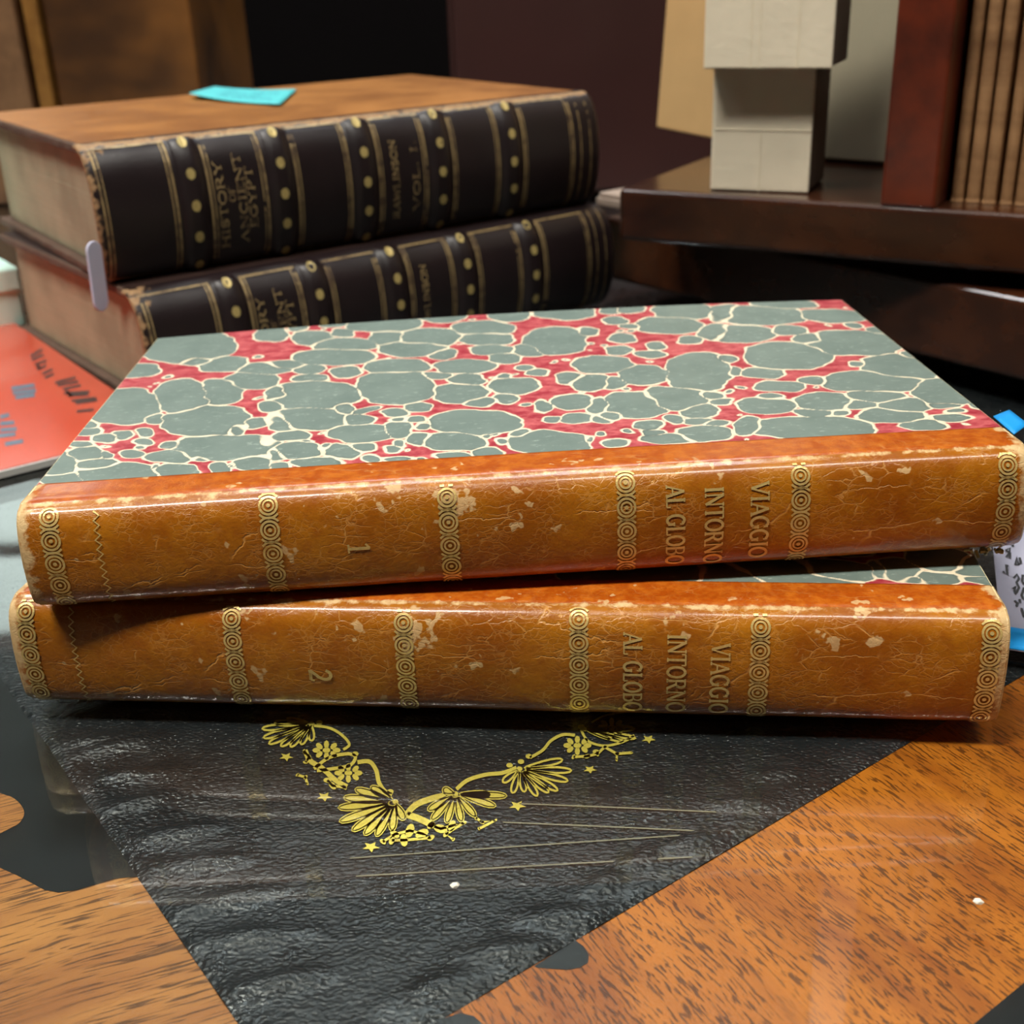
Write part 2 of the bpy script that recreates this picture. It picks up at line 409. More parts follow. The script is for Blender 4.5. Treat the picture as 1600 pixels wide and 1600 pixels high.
M['stand_red'] = wood('red_brown_upright', lin(112, 44, 22), lin(66, 28, 18), 30, .34, rot=R(90), coat=.3, pores=False, stretch=.12)
M['desk_body'] = wood('desk_body_wood', lin(120, 66, 30), lin(70, 36, 16), 20, .4, pores=False)
M['glass'] = glass_pane('glass_sheet')
M['leather'] = black_leather('black_desk_leather')
M['teal_note'] = plain('turquoise_paper', lin(84, 196, 200), .6, .06, 50)
M['blue_note'] = plain('bright_blue_paper', lin(20, 150, 226), .55, .04, 50)
M['tag_paper'] = plain('lilac_white_paper', lin(200, 200, 222), .7, .05, 80)
M['ink'] = plain('black_ink', lin(28, 28, 34), .6)
M['red_card'] = plain('coral_red_card', lin(206, 84, 62), .22, .06, 40, coat=.5, coat_rough=.08)
M['white_card'] = plain('white_card', lin(222, 222, 216), .5, .04, 60)
M['mint'] = plain('pale_mint_card', lin(214, 250, 236), .35, .06, 30)
M['grey_print'] = plain('grey_print', lin(72, 58, 58), .3, .1, 100)
M['blue_print'] = plain('blue_grey_print', lin(92, 116, 134), .3, .1, 100)
M['vellum'] = plain('cream_vellum', lin(240, 228, 202), .55, .10, 45, .3)
M['vellum_grey'] = plain('grey_cream_vellum', lin(178, 170, 144), .6, .14, 35, .3)
M['tan_vellum'] = plain('tan_vellum', lin(222, 182, 126), .55, .14, 35, .3)
M['box_side'] = plain('dark_block_side', lin(92, 78, 62), .7, .3, 60)
M['slim'] = wood('brown_slim_spine', lin(178, 136, 94), lin(130, 94, 62), 60, .5, rot=R(0), pores=False, coat=.05)
M['slim_scar'] = plain('dark_scuff', lin(74, 60, 56), .7)
M['burl'] = wood('burl_panel', lin(146, 94, 42), lin(62, 38, 20), 16, .4, figure=.85, pores=False, stretch=.6)
M['cab_light'] = wood('light_brown_frame', lin(140, 104, 72), lin(108, 78, 54), 24, .45, rot=R(90), pores=False)
M['cab_gold'] = wood('golden_stile', lin(156, 110, 52), lin(118, 78, 34), 24, .4, rot=R(90), pores=False)
M['maroon'] = plain('maroon_stained_wood', lin(58, 27, 24), .5, .25, 14, coat=.15)
M['wall'] = plain('dark_wall', lin(9, 6, 6), .9, .2, 8, spec=.1)
M['wall_l'] = plain('grey_green_wall', lin(78, 80, 76), .8, .05, 4)
M['ceiling'] = plain('white_ceiling', lin(210, 208, 200), .85, .03, 4)
M['floor'] = wood('floor_boards', lin(120, 84, 52), lin(80, 54, 34), 6, .5, pores=False)
M['lamp_white'] = plain('white_metal', lin(225, 225, 222), .4, .02, 20)
M['pale_bit'] = plain('pale_grey_card', lin(170, 150, 135), .6)
M['crumb'] = plain('white_crumb', lin(225, 218, 200), .8)

# ------------------------------------------------------------------ the room
FZ = -0.76
def struct(name, o): o.name = name; tag(o, kind='structure'); return o
struct('floor', box('floor', (-2.6, -2.2, FZ - .05), (2.6, 2.05, FZ), M['floor']))
struct('ceiling', box('ceiling', (-2.6, -2.2, 1.70), (2.6, 2.05, 1.75), M['ceiling']))
struct('wall_back', box('wall_back', (-2.6, 1.95, FZ), (2.6, 2.05, 1.70), M['wall']))
struct('wall_left', box('wall_left', (-2.7, -2.2, FZ), (-2.6, 2.05, 1.70), M['wall_l']))
struct('wall_right', box('wall_right', (2.6, -2.2, FZ), (2.7, 2.05, 1.70), M['wall']))
struct('wall_front', box('wall_front', (-2.6, -2.3, FZ), (2.6, -2.2, 1.70), M['wall_l']))
LN = ['left of the two ceiling lamps above the near end of the desk', 'right of the two ceiling lamps above the near end of the desk',
      'ceiling lamp over the left side of the room', 'ceiling lamp farthest back near the maroon wall']
for (x, y, z, sx, sy, w, c), lab in zip(LAMPS, LN):
    r = thing('ceiling_lamp', lab, 'lamp', (x, y, 1.70), group='linear ceiling lamps')
    b = MB(); h = .03
    b.box((-sx / 2 - .02, -sy / 2 - .02, -h), (sx / 2 + .02, -sy / 2, 0)); b.box((-sx / 2 - .02, sy / 2, -h), (sx / 2 + .02, sy / 2 + .02, 0))
    b.box((-sx / 2 - .02, -sy / 2, -h), (-sx / 2, sy / 2, 0)); b.box((sx / 2, -sy / 2, -h), (sx / 2 + .02, sy / 2, 0))
    b.build('housing', M['lamp_white'], r)
    box('back_plate', (-sx / 2, -sy / 2, -.008), (sx / 2, sy / 2, 0), M['lamp_white'], r)

# unseen glowing pane added on the back wall for the left glass's pale reflection
glow = thing('glow_panel_1', None, None, (-1.12, 1.945, .58)); tag(glow, kind='structure')
box('pane', (-.40, -.004, .02), (.40, .0, .36), emit('added_glow_pane', (.80, .90, .86), 1.1), glow)
b = MB()
for a_, c_ in (((-.43, -.02, 0), (.43, .004, .02)), ((-.43, -.02, .36), (.43, .004, .39)), ((-.43, -.02, .02), (-.40, .004, .36)), ((.40, -.02, .02), (.43, .004, .36)), ((-.012, -.018, .02), (.012, -.004, .36)), ((-.40, -.018, .18), (.40, -.004, .20))): b.box(a_, c_)
b.build('glow_frame', M['desk_body'], glow)
# ------------------------------------------------------------------ the desk: leather panel, veneer border, ebonised inlay
ZT = -0.0046                     # level of the desk top; the glass lies above it
DA = R(35.7); DC = Vector((-0.0338, 0.1223, 0))
desk = thing('writing_desk', 'wooden writing desk inlaid with black gold-tooled leather under a glass sheet', 'desk', (DC.x, DC.y, FZ), (0, 0, DA))
DM = Matrix.Translation((DC.x, DC.y, FZ)) @ Matrix.Rotation(DA, 4, 'Z'); DI = DM.inverted()
zt = ZT - FZ
LX, LY, BW = 0.98, 0.96, 0.05
def dl(px, py, z=ZT):
    p = DI @ at(px, py, z=z); return (p.x, p.y)
OUT = 0.085
box('top_core', (-OUT, -OUT, zt - .03), (LX + OUT, LY + OUT, zt - .0012), M['desk_body'], desk, .002)
def slab(name, poly, z0, z1, mat, parent): return MB().prism(poly, z0, z1).build(name, mat, parent)
slab('veneer', [(-BW, -BW), (LX + BW, -BW), (LX, 0), (0, 0)], zt - .0012, zt, M['wood_r'], desk)
slab('veneer', [(-BW, -BW), (0, 0), (0, LY), (-BW, LY + BW)], zt - .0012, zt, M['wood_l'], desk)
slab('veneer', [(LX + BW, -BW), (LX + BW, LY + BW), (LX, LY), (LX, 0)], zt - .0012, zt, M['wood_l'], desk)
slab('veneer', [(-BW, LY + BW), (0, LY), (LX, LY), (LX + BW, LY + BW)], zt - .0012, zt, M['wood_r'], desk)
O2 = OUT
for nm, p in (('front', [(-O2, -O2), (LX + O2, -O2), (LX + BW, -BW), (-BW, -BW)]), ('left', [(-O2, -O2), (-BW, -BW), (-BW, LY + BW), (-O2, LY + O2)]),
              ('right', [(LX + O2, -O2), (LX + O2, LY + O2), (LX + BW, LY + BW), (LX + BW, -BW)]), ('back', [(-O2, LY + O2), (-BW, LY + BW), (LX + BW, LY + BW), (LX + O2, LY + O2)])):
    slab('ebonised_band', p, zt - .0012, zt, M['ebony'], desk)
def sm(pts, n=5):
    """rounds a traced outline (closed Catmull-Rom)"""
    out = []; m = len(pts)
    for i in range(m):
        p = [np.array(pts[(i + k - 1) % m]) for k in range(4)]
        for j in range(n):
            t = j / n
            out.append(tuple(.5 * (2 * p[1] + (p[2] - p[0]) * t + (2 * p[0] - 5 * p[1] + 4 * p[2] - p[3]) * t * t + (3 * p[1] - p[0] - 3 * p[2] + p[3]) * t ** 3)))
    return out
# scrolled ebonised inlay in the left border, with a tongue of veneer in it
low = [dl(*p) for p in [(232, 1386), (215, 1370), (180, 1373), (150, 1382), (120, 1391), (92, 1395), (70, 1391), (50, 1380), (25, 1367), (0, 1356)]]
low = [(min(x, 0), y) for x, y in low]
inl = low + [(-BW, low[-1][1] + .012), (-BW, .30), (0, .30)]
slab('ebonised_scroll', inl, zt - .0006, zt + .00008, M['ebony'], desk)
tongue = [dl(*p) for p in [(-60, 1215), (0, 1240), (20, 1247), (34, 1260), (38, 1273), (30, 1287), (14, 1296), (0, 1303), (-60, 1330)]]
slab('veneer', sm(tongue, 3), zt - .0004, zt + .00015, M['wood_l'], desk)
blob = [dl(400 + x / 2.667, 1300 + y / 2.667) for x, y in [(1330, 452), (1366, 478), (1386, 515), (1384, 545), (1350, 566), (1300, 575), (1240, 572), (1170, 566), (1160, 560)]]
slab('ebonised_scroll', [(x, min(y, 0.0)) for x, y in blob] + [(blob[0][0] - .002, 0)], zt - .0006, zt + .00008, M['ebony'], desk)
blob = [dl(*p) for p in [(690, 1590), (719, 1583), (740, 1588), (756, 1602), (758, 1640), (620, 1680), (640, 1625)]]
slab('ebonised_scroll', [(x, min(y, 0.0)) for x, y in blob], zt - .0006, zt + .00008, M['ebony'], desk)
box('apron', (-.02, -.02, zt - .12), (LX + .02, LY + .02, zt - .03), M['desk_body'], desk, .002)
for sx in (0, 1):
    for sy in (0, 1):
        x, y = (.0 if sx == 0 else LX - .05), (.0 if sy == 0 else LY - .05)
        b = MB(); n = 10; prof = [(0, .018), (.04, .022), (.3, .028), (.5, .034), (zt - .12, .036)]
        for k, (z, rr) in enumerate(prof):
            for i in range(n):
                a = 2 * math.pi * i / n; b.v.append((x + .025 + rr * math.cos(a), y + .025 + rr * math.sin(a), z))
        for k in range(len(prof) - 1):
            for i in range(n): b.f.append((k * n + i, k * n + (i + 1) % n, (k + 1) * n + (i + 1) % n, (k + 1) * n + i))
        b.f.append(tuple(range(n - 1, -1, -1))); b.f.append(tuple(range((len(prof) - 1) * n, len(prof) * n)))
        b.build('leg', M['desk_body'], desk, smooth=True)

# the leather: a fine grid where it is seen close, puckered along its edges
def axis(end): return np.concatenate([np.arange(0, .17, .0009), np.linspace(.17, end, 40)])
gx, gy = axis(LX), axis(LY)
X, Y = np.meshgrid(gx, gy)
Z = np.zeros_like(X)
def pucker(cx, cy, lx, ly, h, rot=0.0):
    global Z
    c, s = math.cos(rot), math.sin(rot); u = (X - cx) * c + (Y - cy) * s; v = -(X - cx) * s + (Y - cy) * c
    Z = np.maximum(Z, h * np.exp(-(u / lx) ** 2 - (v / ly) ** 2))
for px, py in [(185, 1103), (140, 1160), (165, 1170), (190, 1215), (205, 1258), (260, 1307), (300, 1352), (335, 1412), (375, 1468), (415, 1540)]:
    x, y = dl(px + 20, py); pucker(x, y, .0080, .0020, .0012, random.uniform(-.2, .2) - DA * .6)
for px, py in [(1225, 1215), (1175, 1260), (1100, 1320), (960, 1385), (890, 1435), (800, 1490), (700, 1545), (1010, 1350)]:
    x, y = dl(px - 15, py); pucker(x, y, .0060, .0022, .0011, random.uniform(-.3, .3) - DA * .5)
for i in range(40):
    x = .17 + .02 * i; pucker(x, .012, .004, .007, .0007); pucker(.012, x, .007, .004, .0007)
for k in range(26):
    pucker(random.uniform(.0, .16), random.uniform(0, .16), random.uniform(.008, .02), random.uniform(.004, .012), random.uniform(.0001, .00025), random.uniform(-.8, .2))
Z += .00006 * np.sin(X * 700 + np.sin(Y * 300) * 2) * np.sin(Y * 620 + X * 150)
edge = np.minimum.reduce([X, LX - X, Y, LY - Y]); Z -= .0005 * np.exp(-(edge / .0010) ** 2)
vv = np.stack([X, Y, Z + zt + .0006], -1).reshape(-1, 3); nx = len(gx)
ff = [(j * nx + i, j * nx + i + 1, (j + 1) * nx + i + 1, (j + 1) * nx + i) for j in range(len(gy) - 1) for i in range(nx - 1)]
leather = mesh('leather_panel', vv, ff, M['leather'], desk, True); tag(leather, 'black grained leather panel with gold tooling')

# gold tooling, laid out on the leather
def gp(x, y):                       # position read on an enlarged view of the corner, put on the leather
    p = DI @ at(350 + x / 2.1333, 1080 + y / 2.1333, z=ZT + .0007); return (p.x, p.y, zt + .0006 + .00034)
def palmette(base, tips, w=9, fill=False, mat='gold_bright', lw=7):
    fl = Flat(); bx, by = base
    for tx, ty in tips:
        d = np.array([tx - bx, ty - by], float); L = np.hypot(*d); d /= L; n = np.array([-d[1], d[0]])
        pts = []
        for i in range(17):
            t = i / 16 * 2 * math.pi; al = (1 - math.cos(t)) / 2; pts.append((bx + d[0] * L * (.12 + .88 * al) + n[0] * w * math.sin(t) * (.35 + .65 * al), by + d[1] * L * (.12 + .88 * al) + n[1] * w * math.sin(t) * (.35 + .65 * al)))
        if fill: fl.poly(pts[:-1])
        fl.ribbon(pts[:-1], lw, True)
    fl.disc(base, 10, 8)
    return fl.lay('gold_palmette', gp, M[mat], leather)
def curve(pts, w, mat='gold_bright', name='gold_scroll'):
    p = []
    for i in range(len(pts) - 1):
        a = [np.array(pts[max(0, i - 1)], float), np.array(pts[i], float), np.array(pts[i + 1], float), np.array(pts[min(len(pts) - 1, i + 2)], float)]
        for j in range(7):
            t = j / 7; p.append(tuple(.5 * (2 * a[1] + (a[2] - a[0]) * t + (2 * a[0] - 5 * a[1] + 4 * a[2] - a[3]) * t * t + (3 * a[1] - a[0] - 3 * a[2] + a[3]) * t ** 3)))
    p.append(tuple(pts[-1]))
    return Flat().ribbon(p, w).lay(name, gp, M[mat], leather)
def star(c, r):
    pts = []
    for i in range(10):
        a = R(36 * i + 12); q = r if i % 2 == 0 else r * .45; pts.append((c[0] + q * 1.25 * math.cos(a), c[1] + q * .75 * math.sin(a)))
    f = Flat(); k = len(f.v); f.v += pts + [c]; f.f += [(k + i, k + (i + 1) % 10, k + 10) for i in range(10)]
    return f.lay('gold_star', gp, M['gold_bright'], leather)
def flower(c, r):
    f = Flat()
    for i in range(8):
        a = R(45 * i); f.disc((c[0] + r * 1.3 * math.cos(a), c[1] + r * .75 * math.sin(a)), r * .52, r * .34, 8, a)
    f.disc(c, r * .5, r * .34)
    return f.lay('gold_flower', gp, M['gold_bright'], leather)
def leafy(pts, sizes, name='gold_leaf_sprig'):
    f = Flat()
    f.ribbon(pts, 9)
    for (x, y), s in zip(pts, sizes):
        f.disc((x, y), s, s * .6, 9, random.uniform(0, 3))
    return f.lay(name, gp, M['gold_bright'], leather)
palmette((292, 112), [(128, 128), (132, 158), (150, 178), (190, 186), (222, 188), (258, 180), (292, 168), (170, 108), (210, 98)], 12)
palmette((572, 372), [(382, 392), (386, 438), (428, 468), (468, 482), (508, 486), (560, 468), (400, 358), (438, 330), (490, 322), (600, 432)], 17, True)
palmette((985, 262), [(1158, 268), (1146, 302), (1112, 334), (1082, 340), (1044, 352), (1002, 338), (962, 342), (930, 306), (1128, 232)], 13)
palmette((772, 345), [(680, 400), (692, 432), (742, 442), (792, 438), (838, 420), (886, 348), (942, 352), (905, 386), (730, 330)], 15, True)
palmette((1200, 130), [(1330, 130), (1368, 128), (1372, 160), (1330, 170), (1290, 160)], 9)
curve([(300, 118), (350, 125), (392, 148), (418, 180), (398, 198)], 9)
curve([(445, 240), (485, 238), (508, 268), (516, 305), (535, 335), (560, 350)], 14)
curve([(610, 412), (640, 382), (690, 362), (740, 350)], 20)
curve([(775, 330), (812, 300), (870, 282), (930, 275), (975, 258)], 13)
curve([(1020, 225), (1062, 200), (1090, 168), (1130, 148), (1170, 150)], 10)
curve([(1225, 108), (1270, 84), (1340, 72)], 6)
curve([(1190, 132), (1215, 170), (1270, 185), (1330, 172), (1368, 150)], 8)
curve([(610, 415), (650, 428), (700, 452)], 22)
curve([(300, 262), (350, 225), (410, 212), (438, 222), (420, 250), (360, 262), (310, 268)], 11)
curve([(270, 200), (288, 235), (330, 262), (372, 300), (410, 322)], 17)
leafy([(245, 282), (272, 290), (278, 312)], [7, 9, 6]); leafy([(268, 205), (285, 222), (272, 240)], [9, 10, 9])
leafy([(345, 300), (362, 318), (402, 324)], [14, 16, 10])
leafy([(1165, 222), (1210, 220), (1245, 212), (1270, 188)], [9, 12, 9, 6]); leafy([(1270, 190), (1310, 212), (1308, 232)], [6, 8, 6]); leafy([(1310, 212), (1360, 208)], [7, 4])
leafy([(530, 505), (570, 480), (620, 468), (660, 478), (690, 492), (600, 500), (560, 500)], [12, 18, 24, 24, 14, 22, 16])
leafy([(690, 450), (722, 462), (760, 452), (800, 442), (740, 480), (765, 498)], [16, 24, 20, 10, 12, 7])
leafy([(840, 425), (860, 440), (905, 434), (850, 462)], [9, 10, 7, 6])
for c in [(342, 200), (415, 276), (1178, 184), (1292, 124)]: flower(c, 26)
for c, r in [((208, 222), 20), ((335, 355), 22), ((490, 522), 25), ((978, 385), 24), ((1220, 264), 19), ((1415, 163), 20)]: star(c, r)
for c in [(438, 212), (555, 338), (990, 238), (952, 250), (1016, 220), (1190, 122), (318, 108), (1240, 205)]:
    Flat().disc(c, 11, 8).lay('gold_dot', gp, M['gold_bright'], leather)
for a, b in [((985, 378), (1640, 406)), ((930, 440), (1640, 472)), ((420, 560), (1640, 476)), ((440, 620), (1560, 556))]:
    curve([a, ((a[0] + b[0]) / 2, (a[1] + b[1]) / 2 - 1), b], 4, 'line_faint', 'pale_line')  # thin pale lines across the leather

# the sheet of glass on the desk
gl = thing('glass_sheet', 'clear sheet of glass covering the whole desk top', 'glass', (DC.x, DC.y, -.0026), (0, 0, DA))
e = .002
mesh('upper_face', [(-OUT + e, -OUT + e, .0026), (LX + OUT - e, -OUT + e, .0026), (LX + OUT - e, LY + OUT - e, .0026), (-OUT + e, LY + OUT - e, .0026)], [(0, 1, 2, 3)], M['glass'], gl)
mesh('lower_face', [(-OUT + e, -OUT + e, 0), (LX + OUT - e, -OUT + e, 0), (LX + OUT - e, LY + OUT - e, 0), (-OUT + e, LY + OUT - e, 0)], [(0, 1, 2, 3)], M['glass'], gl)
pl = [(-OUT + e, -OUT + e), (LX + OUT - e, -OUT + e), (LX + OUT - e, LY + OUT - e), (-OUT + e, LY + OUT - e)]
b = MB()
for i in range(4):
    p, q = pl[i], pl[(i + 1) % 4]; b.add([(*p, 0), (*q, 0), (*q, .0026), (*p, .0026)], [(0, 1, 2, 3)])
b.build('ground_edge', M['glass'], gl)

# ------------------------------------------------------------------ the two marbled volumes
def crom(pts, n):
    P = [np.array(p, float) for p in pts]; out = []
    for i in range(len(P) - 1):
        a, b, c, d = P[max(0, i - 1)], P[i], P[i + 1], P[min(len(P) - 1, i + 2)]
        for j in range(n):
            t = j / n; out.append(.5 * (2 * b + (c - a) * t + (2 * a - 5 * b + 4 * c - d) * t * t + (3 * b - a - 3 * c + d) * t ** 3))
    out.append(P[-1]); return np.array(out)

class Spine:
    """rounded back of a book: profile in (y, z), u along the book, v down the face from the upper ridge"""
    def __init__(s, pts, i0, i1, n=6):
        s.p = crom(pts, n); s.i0, s.i1 = i0 * n, i1 * n
        d = np.hypot(*np.diff(s.p, axis=0).T); s.cum = np.concatenate([[0], np.cumsum(d)])
        s.len = s.cum[s.i1] - s.cum[s.i0]
        tg = np.gradient(s.p, axis=0); tg /= np.linalg.norm(tg, axis=1)[:, None]
        s.n = np.stack([tg[:, 1], -tg[:, 0]], -1)
        s.extra = lambda u: 0.0
    def at(s, u, v, off=.00012):
        a = s.cum[s.i0] + v
        y, z = np.interp(a, s.cum, s.p[:, 0]), np.interp(a, s.cum, s.p[:, 1])
        ny, nz = np.interp(a, s.cum, s.n[:, 0]), np.interp(a, s.cum, s.n[:, 1])
        o = off + s.extra(u)
        return (u, y + ny * o, z + nz * o)

def spine_mesh(name, sp, us, mat, parent, inner=.0014, seed=1, lump=.00005, wear_fn=None, strip_fn=None, round_end=.0006):
    r = np.random.default_rng(seed)
    m = len(sp.p); verts = []; wear = []; strip = []
    ph = r.uniform(0, 6, 8)
    for k, u in enumerate(us):
        ends = (k == 0 or k == len(us) - 1)
        for i in range(m):
            a = sp.cum[i]
            lo = lump * (math.sin(u * 190 + ph[0] + a * 130) + math.sin(u * 430 + ph[1] - a * 300) * .6 + math.sin(u * 77 + ph[2]) * .8)
            face = sp.i0 <= i <= sp.i1
            o = (lo * .5 if face else 0) + (sp.extra(u) * min(1, max(0, math.sin(math.pi * (i - sp.i0) / (sp.i1 - sp.i0)) * 3)) if face else 0)
            if ends: o -= round_end
            verts.append((u, sp.p[i, 0] + sp.n[i, 0] * o, sp.p[i, 1] + sp.n[i, 1] * o))
            wear.append(wear_fn(u, i) if wear_fn else 0); strip.append(strip_fn(i) if strip_fn else 0)
        for i in range(m - 1, -1, -1):
            verts.append((u, sp.p[i, 0] - sp.n[i, 0] * inner, sp.p[i, 1] - sp.n[i, 1] * inner)); wear.append(1.0 if ends else .3); strip.append(0)
    w = 2 * m; f = []
    for k in range(len(us) - 1):
        for i in range(w):
            j = (i + 1) % w; f.append((k * w + i, k * w + j, (k + 1) * w + j, (k + 1) * w + i))
    for base in (0, (len(us) - 1) * w):
        for i in range(m - 1):
            q = (base + i, base + 2 * m - 1 - i, base + 2 * m - 2 - i, base + i + 1); f.append(q if base == 0 else q[::-1])
    return mesh(name, verts, f, mat, parent, True, {'wear': wear, 'strip': strip})

